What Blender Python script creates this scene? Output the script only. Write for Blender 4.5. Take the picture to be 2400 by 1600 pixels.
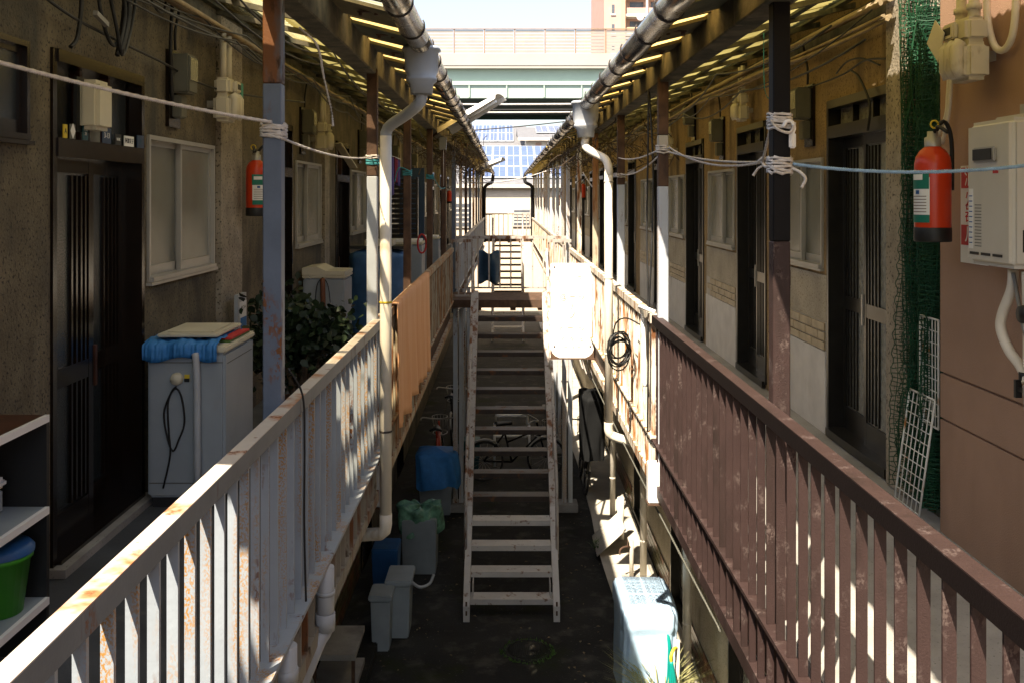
import bpy, bmesh, math, random
from mathutils import Vector, Matrix
R = math.radians
random.seed(7)
for o in list(bpy.data.objects): bpy.data.objects.remove(o)
SC = bpy.context.scene
COL = SC.collection
# ---------------------------------------------------------------- camera
F = 2334.0; VPX, VPY = 1186.0, 461.0; CZ = 4.6          # focal length in photo pixels, vanishing point, eye height
cam = bpy.data.cameras.new('camera'); camo = bpy.data.objects.new('camera', cam); COL.objects.link(camo)
cam.lens = 35.0; cam.sensor_width = 36.0; cam.shift_x = 14/2400; cam.shift_y = -339/2400
cam.clip_start = 0.05; cam.clip_end = 3000
camo.location = (0, 0, CZ); camo.rotation_euler = (R(90), 0, 0)
SC.camera = camo
# ---------------------------------------------------------------- sky and sun
SUN = Vector((.32, .62, -1.0)).normalized()
W = bpy.data.worlds.new('World'); SC.world = W; W.use_nodes = True
nt = W.node_tree; nt.nodes.clear()
sky = nt.nodes.new('ShaderNodeTexSky'); sky.sky_type = 'NISHITA'; sky.sun_disc = False
sky.sun_elevation = math.asin(-SUN.z); sky.sun_rotation = math.atan2(-SUN.x, -SUN.y)
sky.air_density = 1.0; sky.dust_density = 2.0; sky.ozone_density = 1.0
bg = nt.nodes.new('ShaderNodeBackground'); bg.inputs[1].default_value = 0.095
wo = nt.nodes.new('ShaderNodeOutputWorld')
hs = nt.nodes.new('ShaderNodeHueSaturation'); hs.inputs['Saturation'].default_value = .72; nt.links.new(sky.outputs[0], hs.inputs['Color']); nt.links.new(hs.outputs[0], bg.inputs[0]); nt.links.new(bg.outputs[0], wo.inputs[0])
sl = bpy.data.lights.new('sun', 'SUN'); sl.energy = 5.0; sl.angle = R(0.5); sl.color = (1.0, .87, .69)
so_ = bpy.data.objects.new('sun', sl); COL.objects.link(so_); so_.rotation_euler = SUN.to_track_quat('-Z', 'Y').to_euler()
so_.location = (-6, -12, 22)
vs = SC.view_settings
vs.view_transform = 'Standard'; vs.look = 'None'; vs.gamma = 1.0; vs.use_curve_mapping = False; vs.exposure = 1.62
SC.render.engine = 'CYCLES'
SC.cycles.max_bounces = 8; SC.cycles.transparent_max_bounces = 12; SC.cycles.caustics_reflective = False; SC.cycles.caustics_refractive = False

# ---------------------------------------------------------------- helpers
def H(h): return CZ + h
def XY(x, X): return X*F/(x - VPX)                       # depth of pixel column x on the plane X
ORG = {}
class MB:
    def __init__(s): s.v = []; s.f = []; s.sm = []
    def add(s, vs, fs, sm=False):
        n = len(s.v); s.v += [tuple(v) for v in vs]; s.f += [tuple(i+n for i in f) for f in fs]; s.sm += [sm]*len(fs); return s
    def box(s, x0, x1, y0, y1, z0, z1):
        x0, x1 = min(x0, x1), max(x0, x1); y0, y1 = min(y0, y1), max(y0, y1); z0, z1 = min(z0, z1), max(z0, z1)
        return s.add([(x0,y0,z0),(x1,y0,z0),(x1,y1,z0),(x0,y1,z0),(x0,y0,z1),(x1,y0,z1),(x1,y1,z1),(x0,y1,z1)],
              [(0,3,2,1),(4,5,6,7),(0,1,5,4),(1,2,6,5),(2,3,7,6),(3,0,4,7)])
    def bar(s, p, q, w, h, up=(0,0,1)):                  # rectangular bar from p to q
        p, q = Vector(p), Vector(q); d = (q-p).normalized(); u = Vector(up)
        if abs(d.dot(u)) > .99: u = Vector((0,1,0))
        a = d.cross(u).normalized()*(w/2); b = a.cross(d).normalized()*(h/2)
        vs = [p-a-b, p+a-b, p+a+b, p-a+b, q-a-b, q+a-b, q+a+b, q-a+b]
        return s.add(vs, [(0,3,2,1),(4,5,6,7),(0,1,5,4),(1,2,6,5),(2,3,7,6),(3,0,4,7)])
    def tube(s, pts, r, n=8, caps=True, lobe=0, twist=0, sm=True):
        pts = [Vector(p) for p in pts]; m = len(pts); rr = r if isinstance(r, (list, tuple)) else [r]*m
        t = (pts[1]-pts[0]).normalized(); u = Vector((0,0,1)) if abs(t.z) < .9 else Vector((1,0,0))
        a = t.cross(u).normalized(); vs = []; L = 0
        for i, p in enumerate(pts):
            if i: L += (p-pts[i-1]).length
            tt = (pts[min(i+1, m-1)] - pts[max(i-1, 0)])
            tt = tt.normalized() if tt.length > 1e-9 else t
            a = (a - tt*a.dot(tt)); a = a.normalized() if a.length > 1e-6 else tt.orthogonal().normalized()
            b = tt.cross(a)
            for k in range(n):
                th = 2*math.pi*k/n; q = rr[i]*(1 + lobe*math.cos(3*th)); th2 = th + twist*L
                vs.append(p + a*(q*math.cos(th2)) + b*(q*math.sin(th2)))
        fs = [(i*n+k, i*n+(k+1) % n, (i+1)*n+(k+1) % n, (i+1)*n+k) for i in range(m-1) for k in range(n)]
        s.add(vs, fs, sm)
        if caps:
            o = len(s.v)-m*n
            s.f += [tuple(o+k for k in range(n))[::-1], tuple(o+(m-1)*n+k for k in range(n))]; s.sm += [False, False]
        return s
    def lathe(s, prof, c, n=20, a0=0, a1=360, axis='Z', sm=True):
        c = Vector(c); full = abs(a1-a0) >= 360; k = n if full else n+1; vs = []
        for r, z in prof:
            for i in range(k):
                th = R(a0 + (a1-a0)*i/n); e = (r*math.cos(th), r*math.sin(th), z)
                vs.append(c + Vector({'Z': e, 'Y': (e[0], e[2], e[1]), 'X': (e[2], e[0], e[1])}[axis]))
        fs = []
        for j in range(len(prof)-1):
            for i in range(n):
                i2 = (i+1) % k if full else i+1
                fs.append((j*k+i, j*k+i2, (j+1)*k+i2, (j+1)*k+i))
        return s.add(vs, fs, sm)
    def cyl(s, p, q, r, n=12): return s.tube([p, q], r, n)
    def grid(s, fn, nu, nv, sm=True):
        vs = [fn(i/nu, j/nv) for j in range(nv+1) for i in range(nu+1)]
        fs = [(j*(nu+1)+i, j*(nu+1)+i+1, (j+1)*(nu+1)+i+1, (j+1)*(nu+1)+i) for j in range(nv) for i in range(nu)]
        return s.add(vs, fs, sm)
    def build(s, name, m, parent=None, bev=0, seg=2, solid=0, sub=0):
        me = bpy.data.meshes.new(name)
        xs = [v[0] for v in s.v]; ys = [v[1] for v in s.v]; zs = [v[2] for v in s.v]
        o0 = Vector(((min(xs)+max(xs))/2, (min(ys)+max(ys))/2, min(zs)))
        me.from_pydata([tuple(Vector(v)-o0) for v in s.v], [], s.f)
        me.polygons.foreach_set('use_smooth', s.sm)
        if bev:
            bm = bmesh.new(); bm.from_mesh(me); bmesh.ops.remove_doubles(bm, verts=bm.verts, dist=1e-5)
            bmesh.ops.recalc_face_normals(bm, faces=bm.faces)
            ed = [e for e in bm.edges if len(e.link_faces) == 2 and e.calc_face_angle(0) > .6]
            bmesh.ops.bevel(bm, geom=ed, offset=bev, segments=seg, affect='EDGES', clamp_overlap=True)
            for f in bm.faces: f.smooth = False
            bm.to_mesh(me); bm.free()
        me.materials.append(M[m] if isinstance(m, str) else m)
        o = bpy.data.objects.new(name, me); COL.objects.link(o)
        if solid:
            md = o.modifiers.new('thick', 'SOLIDIFY'); md.thickness = solid; md.offset = 0
        if sub:
            md = o.modifiers.new('sub', 'SUBSURF'); md.levels = sub; md.render_levels = sub
        put(o, o0, parent); return o
def put(o, org, parent):
    ORG[o.name] = Vector(org)
    if parent: o.parent = parent; o.location = Vector(org) - ORG[parent.name]
    else: o.location = org
def tag(o, label, cat, group=None):
    o['label'] = label; o['category'] = cat
    if group: o['group'] = group
    return o
def thing(name, label, cat, loc, group=None):
    o = bpy.data.objects.new(name, None); COL.objects.link(o); o.empty_display_size = .1; put(o, Vector(loc), None)
    return tag(o, label, cat, group)
def struct(o): o['kind'] = 'structure'; return o
def stuff(o): o['kind'] = 'stuff'; return o
def dup1(o, off, parent):                                 # one more piece sharing its mesh
    c = o.copy(); COL.objects.link(c); put(c, ORG[o.name] + Vector(off), parent); return c
def dupt(root, off, label, group=None):                   # a whole thing with its parts and sub-parts
    r = root.copy(); COL.objects.link(r); put(r, ORG[root.name]+Vector(off), None); r['label'] = label
    if group: r['group'] = group
    for ch in list(root.children):
        c = ch.copy(); COL.objects.link(c); put(c, ORG[ch.name]+Vector(off), r)
        for g in list(ch.children):
            d = g.copy(); COL.objects.link(d); put(d, ORG[g.name]+Vector(off), c)
    return r
def sag(p, q, s, n=14):
    p, q = Vector(p), Vector(q); return [p.lerp(q, i/n) - Vector((0,0,s*4*(i/n)*(1-i/n))) for i in range(n+1)]
def spline(P, k=6):
    P = [Vector(p) for p in P]; out = []
    for i in range(len(P)-1):
        a, b, c, d = P[max(i-1,0)], P[i], P[i+1], P[min(i+2, len(P)-1)]
        for j in range(k):
            t = j/k
            out.append(.5*((2*b) + (c-a)*t + (2*a-5*b+4*c-d)*t*t + (3*b-a-3*c+d)*t**3))
    return out + [P[-1]]
def text(body, size, loc, rot, m, parent, name='lettering', ax='CENTER', ext=.0006, sx=1):
    cu = bpy.data.curves.new('txt', 'FONT'); cu.body = body; cu.size = size; cu.extrude = ext; cu.align_x = ax; cu.align_y = 'CENTER'
    t = bpy.data.objects.new('txt', cu); COL.objects.link(t); bpy.context.view_layer.update()
    me = bpy.data.meshes.new_from_object(t.evaluated_get(bpy.context.evaluated_depsgraph_get()))
    bpy.data.objects.remove(t)
    me.transform(Matrix.Diagonal((sx, 1, 1, 1))); me.materials.clear(); me.materials.append(M[m]); me.name = name
    o = bpy.data.objects.new(name, me); COL.objects.link(o); o.rotation_euler = [R(a) for a in rot]
    put(o, Vector(loc), parent); return o
LEFTROT = (90, 0, 90); RIGHTROT = (90, 0, -90); FRONTROT = (90, 0, 0)

# ---------------------------------------------------------------- materials
M = {}
def pm(name, col, rough=.6, metal=0., var=.18, vs=5., stains=(), bump=0., bs=90., spec=.4, trans=0., speck=None, coat=0.):
    m = bpy.data.materials.new(name); m.use_nodes = True; t = m.node_tree; N = t.nodes; L = t.links
    b = N['Principled BSDF']; g = N.new('ShaderNodeNewGeometry')
    def noise(sc, stz=1., det=4., rg=.6):
        mp = N.new('ShaderNodeMapping'); mp.inputs['Scale'].default_value = (sc, sc, sc*stz); L.new(g.outputs['Position'], mp.inputs[0])
        n = N.new('ShaderNodeTexNoise'); n.inputs['Scale'].default_value = 1.; n.inputs['Detail'].default_value = det; n.inputs['Roughness'].default_value = rg
        L.new(mp.outputs[0], n.inputs['Vector']); return n.outputs[0]
    def mix(f, a, c):
        x = N.new('ShaderNodeMix'); x.data_type = 'RGBA'
        L.new(f, x.inputs[0])
        if isinstance(a, tuple): x.inputs[6].default_value = (*a, 1)
        else: L.new(a, x.inputs[6])
        x.inputs[7].default_value = (*c, 1); return x.outputs[2]
    def rng(f, lo, hi, a=0., c=1.):
        r = N.new('ShaderNodeMapRange'); r.inputs[1].default_value = lo; r.inputs[2].default_value = hi
        r.inputs[3].default_value = a; r.inputs[4].default_value = c; L.new(f, r.inputs[0]); return r.outputs[0]
    cl = lambda c, k: tuple(min(1., max(0., x*k)) for x in c)
    out = mix(rng(noise(vs), .3, .7), cl(col, 1-var), cl(col, 1+var))
    rr = None
    for s in stains:                                      # (colour, lo, hi, scale, z stretch, roughness)
        f = rng(noise(s[3], s[4]), s[1], s[2])
        if len(s) > 6:
            mu = N.new('ShaderNodeMath'); mu.operation = 'MULTIPLY'; L.new(f, mu.inputs[0]); L.new(rng(noise(s[6], .7, 2.), .46, .56), mu.inputs[1]); f = mu.outputs[0]
        out = mix(f, out, s[0])
    if speck:
        v = noise(speck[2], 1., 2., .5); out = mix(rng(v, speck[1], speck[1]+.08), out, speck[0])
    L.new(out, b.inputs['Base Color'])
    b.inputs['Roughness'].default_value = rough; b.inputs['Metallic'].default_value = metal
    b.inputs['Specular IOR Level'].default_value = spec; b.inputs['Transmission Weight'].default_value = trans; b.inputs['Coat Weight'].default_value = coat
    if stains:
        f = rng(noise(stains[-1][3], stains[-1][4]), stains[-1][1], stains[-1][2], rough, .9 if rough > .3 else rough+.3); L.new(f, b.inputs['Roughness'])
    if bump:
        bp = N.new('ShaderNodeBump'); bp.inputs['Strength'].default_value = bump; bp.inputs['Distance'].default_value = .006
        L.new(noise(bs, 1., 3.), bp.inputs['Height']); L.new(bp.outputs[0], b.inputs['Normal'])
    M[name] = m; return m
def sheetmat(name, col, tr, opaque, clear=0.):            # weathered translucent plastic sheet
    m = pm(name, cl3(col, .5), .6, var=.4, vs=3.); t = m.node_tree; N = t.nodes; L = t.links
    b = N['Principled BSDF']; out = N['Material Output']
    g = N.new('ShaderNodeNewGeometry'); no = N.new('ShaderNodeTexNoise'); no.inputs['Scale'].default_value = 2.2; no.inputs['Detail'].default_value = 5
    L.new(g.outputs['Position'], no.inputs['Vector'])
    r = N.new('ShaderNodeMapRange'); r.inputs[1].default_value = .35; r.inputs[2].default_value = .7; r.inputs[3].default_value = max(0, opaque-.2); r.inputs[4].default_value = min(1, opaque+.25)
    L.new(no.outputs[0], r.inputs[0])
    tl = N.new('ShaderNodeBsdfTranslucent'); tl.inputs[0].default_value = (*tr, 1)
    m1 = N.new('ShaderNodeMixShader'); L.new(r.outputs[0], m1.inputs[0]); L.new(tl.outputs[0], m1.inputs[1]); L.new(b.outputs[0], m1.inputs[2])
    s = m1.outputs[0]
    if clear:
        tp = N.new('ShaderNodeBsdfTransparent'); tp.inputs[0].default_value = (1., .95, .82, 1)
        m2 = N.new('ShaderNodeMixShader'); m2.inputs[0].default_value = clear; L.new(s, m2.inputs[1]); L.new(tp.outputs[0], m2.inputs[2]); s = m2.outputs[0]
    L.new(s, out.inputs[0]); return m
def cl3(c, k): return tuple(min(1., x*k) for x in c)
RUST = (.16, .062, .02); RUST2 = (.32, .14, .04); MOSS = (.05, .06, .02)
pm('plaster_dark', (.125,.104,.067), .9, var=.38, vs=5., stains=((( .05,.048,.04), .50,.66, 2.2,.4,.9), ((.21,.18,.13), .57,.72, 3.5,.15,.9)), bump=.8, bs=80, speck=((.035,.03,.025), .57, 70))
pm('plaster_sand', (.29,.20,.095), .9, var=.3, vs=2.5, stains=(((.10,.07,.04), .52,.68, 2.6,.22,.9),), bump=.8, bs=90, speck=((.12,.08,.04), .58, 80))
pm('plaster_beige', (.42,.37,.28), .9, var=.2, vs=3., stains=(((.2,.17,.11), .6,.8, 3.,.4,.9),), bump=.4, bs=110, speck=((.19,.16,.11), .58, 80))
pm('plaster_white', (.62,.6,.56), .85, var=.1, stains=(((.3,.28,.23), .58,.8, 2.,.4,.9),), bump=.2)
pm('exposed_aggregate', (.3,.26,.2), .9, var=.25, vs=8, bump=1., bs=70, speck=((.08,.07,.05), .58, 60))
pm('brown_stucco', (.36,.225,.155), .85, stains=(((.27,.165,.11), .54,.72, 1.3,.3,.9),), var=.1, vs=2., bump=.45, bs=160)
pm('tile_beige', (.36,.29,.18), .5, var=.25, vs=9, bump=.1)
pm('grout', (.45,.43,.38), .9, var=.15)
pm('tile_brown', (.16,.07,.03), .35, var=.5, vs=6, bump=.1)
pm('tile_olive', (.10,.09,.04), .35, var=.5, vs=6, bump=.1)
pm('concrete', (.30,.29,.27), .85, var=.22, vs=3., stains=(((.13,.12,.11), .55,.75, 1.3,1,.9),), bump=.5, bs=45, speck=((.16,.15,.14), .64, 80))
pm('concrete_pale', (.45,.42,.36), .85, var=.2, vs=2.5, stains=(((.2,.18,.14), .58,.78, 1.6,1,.9), ((.1,.11,.04), .68,.8, 3.,1,.9)), bump=.4, bs=50)
pm('asphalt', (.018,.0185,.017), .8, var=.45, vs=1.2, spec=.25, stains=(((.062,.058,.050), .53,.70, 3.2,1,.8), ((.022,.028,.010), .56,.7, 1.4,1,.9)), bump=.6, bs=60, speck=((.08,.076,.07), .66, 30))
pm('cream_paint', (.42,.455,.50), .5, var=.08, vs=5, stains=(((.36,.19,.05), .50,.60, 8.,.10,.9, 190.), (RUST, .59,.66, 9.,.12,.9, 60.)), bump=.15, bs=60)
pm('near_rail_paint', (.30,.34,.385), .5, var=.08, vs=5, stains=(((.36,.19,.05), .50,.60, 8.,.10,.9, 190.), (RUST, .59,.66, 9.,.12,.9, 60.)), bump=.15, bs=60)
pm('rail_beam_worn', (.27,.24,.19), .65, var=.15, stains=((RUST, .50,.62, 8.,.2,.9), ((.06,.035,.02), .58,.68, 16.,.4,.9)), bump=.2)
pm('rail_body_shade', (.13,.145,.16), .5, var=.12, vs=6, stains=((RUST, .6,.7, 9.,.3,.9, 80.),), bump=.1)  # near rail body darkened in colour for its shaded side, plus rust
pm('rail_cap_lit_rusty', (.55,.50,.43), .5, var=.1, stains=(((.40,.17,.07), .54,.66, 6.,1,.9), (RUST, .6,.68, 12.,1,.9, 90.)), bump=.1)  # near rail cap lightened in colour for the sunlit top, plus rust
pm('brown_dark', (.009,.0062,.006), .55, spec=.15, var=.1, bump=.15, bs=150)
pm('floor_dark', (.060,.066,.075), .8, var=.25, vs=3, stains=(((.12,.12,.12), .58,.75, 4.,1,.9),), bump=.3, bs=50)
pm('cream_paint_rusty', (.66,.62,.52), .6, var=.12, stains=((RUST2, .49,.60, 9.,.14,.9), (RUST, .54,.64, 20,.2,.9)), bump=.25, bs=60)
pm('cream_paint_bad', (.40,.36,.26), .7, var=.2, stains=((RUST2, .44,.6, 9.,.12,.9), (RUST, .5,.66, 20,.2,.9)), bump=.3, bs=60)
pm('blue_paint', (.115,.145,.20), .45, var=.14, stains=((RUST, .56,.66, 9.,.3,.9, 70.),), bump=.12, bs=70)
pm('blue_paint_rusty', (.10,.12,.15), .6, var=.15, stains=((RUST, .46,.58, 7.,.3,.9), ((.05,.03,.02), .55,.65, 16.,.5,.9)), bump=.2)
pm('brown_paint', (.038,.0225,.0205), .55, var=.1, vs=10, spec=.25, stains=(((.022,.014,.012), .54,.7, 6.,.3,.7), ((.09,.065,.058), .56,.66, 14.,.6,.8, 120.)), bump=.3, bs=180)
pm('black_paint_and_shade', (.008,.0075,.008), .6, var=.2, bump=.1, spec=.12)
pm('rust_steel', (.085,.047,.028), .8, var=.4, vs=9, stains=(((.05,.03,.02), .5,.7, 14.,.3,.9),), bump=.4, bs=70)
pm('rusty_white_steel', (.40,.37,.34), .6, var=.15, stains=((RUST, .52,.64, 10.,.3,.9),((.09,.05,.03), .6,.7, 24,.6,.9)), bump=.3)
pm('tread_steel', (.035,.025,.02), .45, metal=0., spec=.3, var=.35, vs=8, stains=((RUST, .58,.74, 9.,1,.8),), bump=.25, bs=60)
pm('tread_white', (.50,.48,.45), .5, var=.1, stains=((RUST, .60,.72, 12.,1,.9),), bump=.2)
pm('white_paint', (.78,.77,.74), .5, var=.05, bump=.05)
pm('white_sign', (.86,.85,.82), .55, var=.03, stains=((RUST2, .70,.78, 5.,1,.9),))
pm('gutter_steel', (.50,.48,.45), .27, metal=.95, var=.15, vs=9, stains=(((.38,.35,.3), .6,.8, 5.,1,.45),))
pm('aluminium', (.40,.385,.35), .4, metal=.4, var=.08)
pm('wire_steel', (.06,.05,.045), .5, metal=.5)
pm('pvc_cream', (.68,.63,.53), .4, var=.08, stains=(((.4,.3,.17), .64,.8, 7.,.3,.6),))
pm('pvc_grey', (.40,.42,.44), .4, var=.1, stains=(((.27,.22,.15), .62,.78, 6.,.4,.6),))
pm('wood_old', (.10,.088,.06), .85, var=.45, vs=9, stains=(((.03,.035,.025), .5,.68, 5.,1,.9), ((.2,.17,.12), .6,.75, 11.,.3,.9)), bump=.4, bs=70)
pm('wood_green', (.075,.08,.055), .85, var=.4, vs=8, stains=(((.15,.12,.06), .55,.7, 9.,1,.9),), bump=.3)
pm('wood_olive', (.12,.10,.05), .85, var=.4, vs=7, stains=(((.05,.05,.03), .55,.7, 6.,1,.9),), bump=.3)
pm('wood_door', (.010,.006,.004), .2, var=.3, vs=12, bump=.05, spec=.4)
pm('wood_red', (.055,.018,.008), .45, var=.4, vs=14, bump=.1)
pm('door_metal', (.018,.0165,.014), .28, metal=.2, var=.3, vs=10)
pm('glass_dark', (.016,.02,.022), .08, var=.2, bump=.35, bs=120, spec=.8)
pm('glass_frost', (.175,.172,.135), .14, var=.12, vs=3, bump=.2, bs=220, spec=.7)
pm('glass_rough', (.27,.275,.245), .16, var=.3, vs=30, bump=1., bs=170, spec=.8)
pm('washer_grey', (.30,.335,.365), .4, var=.06, stains=(((.3,.28,.24), .66,.85, 3.,.5,.6),))
pm('washer_cream', (.60,.555,.42), .45, var=.08, stains=(((.3,.25,.15), .62,.8, 8.,1,.7),))
pm('meter_cream', (.56,.52,.42), .5, var=.06, stains=(((.25,.2,.13), .66,.8, 10.,.4,.7),))
pm('heater_beige', (.57,.54,.47), .42, var=.03)
pm('red_paint', (.55,.045,.010), .3, var=.08, stains=(((.75,.35,.25), .75,.8, 45.,1,.6),))
pm('red_print', (.5,.03,.03), .6); pm('black', (.012,.012,.012), .5, var=.1); pm('rubber', (.02,.02,.021), .7, bump=.1)
pm('label_white', (.78,.78,.76), .6, var=.04); pm('label_green', (.01,.16,.11), .5); pm('label_blue', (.02,.09,.3), .5); pm('label_yellow', (.6,.45,.03), .5)
pm('plate_blue', (.012,.035,.085), .4); pm('plate_teal', (.02,.09,.1), .5); pm('plate_grey', (.11,.11,.09), .6)
pm('ink', (.02,.02,.03), .6); pm('ink_faint', (.17,.12,.09), .7)
pm('paper', (.66,.62,.53), .8, var=.05, bump=.1)
pm('tarp_blue', (.035,.19,.48), .6, var=.15, vs=9, bump=.35, bs=30)
pm('tarp_deep', (.045,.115,.25), .4, var=.2, vs=9, bump=.35, bs=30)
pm('cover_pale', (.43,.60,.78), .35, var=.12, vs=5, bump=.3, bs=25)
pm('bag_green', (.12,.26,.18), .25, var=.6, vs=9, bump=.5, bs=25)
pm('cover_black', (.008,.0085,.009), .8, spec=.15, var=.2)
pm('board_navy', (.03,.06,.11), .6)
pm('bin_grey', (.22,.25,.26), .5, var=.1); pm('bin_pale', (.30,.34,.36), .45, var=.08)
pm('green_plastic', (.05,.28,.02), .4, var=.1); pm('blue_plastic', (.02,.09,.24), .4); pm('teal_plastic', (.0,.22,.19), .4)
pm('rope_white', (.62,.58,.54), .85, var=.15, vs=60); pm('rope_blue', (.28,.42,.56), .8, var=.2, vs=60); pm('twine_teal', (.05,.28,.32), .7)
pm('cable_black', (.012,.012,.012), .5); pm('cable_grey', (.22,.21,.19), .6); pm('hose_brown', (.17,.065,.03), .6, var=.2)
pm('conduit', (.24,.18,.10), .7, var=.3, vs=7, bump=.2)
pm('net_green', (.004,.055,.022), .7, var=.3)
pm('grid_wire', (.6,.6,.56), .5, stains=((RUST2, .6,.7, 14.,.6,.8),))
pm('leaf', (.013,.024,.010), .45, var=.5, vs=20, spec=.25); pm('leaf_pale', (.28,.27,.12), .6, var=.4, vs=20); pm('leaf_weed', (.06,.12,.02), .5, var=.4, vs=20)
pm('leaf_dry', (.16,.12,.07), .8, var=.5, vs=12)
pm('bark', (.08,.055,.035), .9, bump=.4); pm('clay', (.2,.09,.05), .8, var=.2)
pm('cloth_purple', (.06,.04,.16), .9); pm('cloth_red', (.16,.01,.03), .9); pm('cloth_white', (.6,.6,.6), .9)
pm('house_cream', (.66,.56,.44), .8, var=.05, bump=.1); pm('house_white', (.70,.66,.60), .8, var=.05); pm('house_trim', (.5,.46,.42), .6)
pm('roof_slate', (.16,.16,.17), .6, var=.2); pm('pv_cell', (.10,.14,.27), .2, var=.1, spec=.8); pm('pv_frame', (.62,.64,.68), .4, metal=.4)
pm('girder_green', (.33,.42,.36), .5, var=.06, vs=.5); pm('girder_dark', (.05,.10,.075), .6, var=.1, vs=.5)
pm('parapet', (.37,.34,.30), .8, var=.06, vs=.4, stains=(((.5,.42,.34), .6,.8, .8,.2,.8),)); pm('fence_panel', (.29,.265,.24), .6, var=.08, vs=.8, stains=(((.4,.3,.22), .6,.75, 1.2,.4,.8),)); pm('fence_post', (.26,.17,.11), .7, var=.2, vs=2)
pm('tower_brick', (.50,.33,.27), .8, var=.08, vs=1); pm('tower_tan', (.55,.38,.24), .8, var=.06); pm('window_far', (.10,.11,.13), .2)
pm('lamp_white', (.78,.76,.72), .35, var=.05); pm('tube_glass', (.85,.85,.82), .25)
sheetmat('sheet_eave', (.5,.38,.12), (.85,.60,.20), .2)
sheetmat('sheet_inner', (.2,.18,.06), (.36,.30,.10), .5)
sheetmat('sheet_clear', (.6,.55,.35), (.62,.55,.28), .15, .62)
def stripes(name, c1, c2, sc, axis=1):
    m = pm(name, c1, .9, var=.1, bump=.2, bs=200); t = m.node_tree; N = t.nodes; L = t.links; b = N['Principled BSDF']
    g = N.new('ShaderNodeNewGeometry'); mp = N.new('ShaderNodeMapping'); s = [.02,.02,.02]; s[axis] = sc; mp.inputs['Scale'].default_value = s
    L.new(g.outputs['Position'], mp.inputs[0]); n = N.new('ShaderNodeTexNoise'); n.inputs['Scale'].default_value = 1; n.inputs['Detail'].default_value = 6; n.inputs['Roughness'].default_value = .8
    L.new(mp.outputs[0], n.inputs['Vector']); r = N.new('ShaderNodeValToRGB'); r.color_ramp.elements[0].position = .35; r.color_ramp.elements[1].position = .65
    r.color_ramp.elements[0].color = (*c1, 1); r.color_ramp.elements[1].color = (*c2, 1); L.new(n.outputs[0], r.inputs[0]); L.new(r.outputs[0], b.inputs['Base Color'])
stripes('towel_orange', (.66,.30,.12), (.78,.47,.26), 9.)
stripes('louvre', (.03,.025,.018), (.10,.085,.06), 60., 2)
# ================================================================ GROUND
XL, XR = -1.80, 2.03                  # upper walls of the two buildings
RL, RR = -.77, .92                    # railing planes
DK = H(-1.5)                          # balcony floor level
struct(MB().box(-400, 400, -60, 900, -.2, 0).build('ground', 'asphalt'))
m = MB()
def strip(u, v):
    return (1.22 + .60*u + .03*math.sin(v*37), 3 + v*33, .055 + .004*math.sin(v*90+u*4))
m.grid(strip, 2, 60); m.box(1.23, 1.82, 3, 36, 0, .045); struct(m.build('concrete_apron', 'concrete_pale'))
struct(MB().box(-1.74, -1.30, 1, 36, 0, .10).build('concrete_kerb', 'asphalt', bev=.01))
# manhole with moss ring
def mh(x, y):
    t = thing('manhole_cover', 'round iron manhole cover with mossy rim in the dark ground before the stairs', 'manhole cover', (x, y, .004))
    MB().lathe([(0,.012),(.20,.012),(.20,.0)], (x, y, .004), 28).build('lid', 'asphalt', t)
    MB().lathe([(.205,.0),(.207,.014),(.245,.010),(.25,.0)], (x, y, .004), 28).build('rim', 'asphalt', t)
    mm = MB()
    for i in range(14):
        mm.box(x-.15+.022*i, x-.14+.022*i, y-.12, y+.12, .0162, .022)
    mm.build('lid_ribs', 'asphalt', t)
    mm = MB()
    for i in range(260):
        a = random.uniform(0, 6.28); r = random.gauss(.25, .02); hh = random.uniform(.01,.03); w = .008
        px, py = x+r*math.cos(a), y+r*math.sin(a)
        mm.add([(px-w,py,.004),(px+w,py,.004),(px+random.uniform(-w,w),py+random.uniform(-w,w),.004+hh)], [(0,1,2)])
    stuff(mm.build('moss', 'leaf_weed', t))
mh(.22, 10.08)

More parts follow.
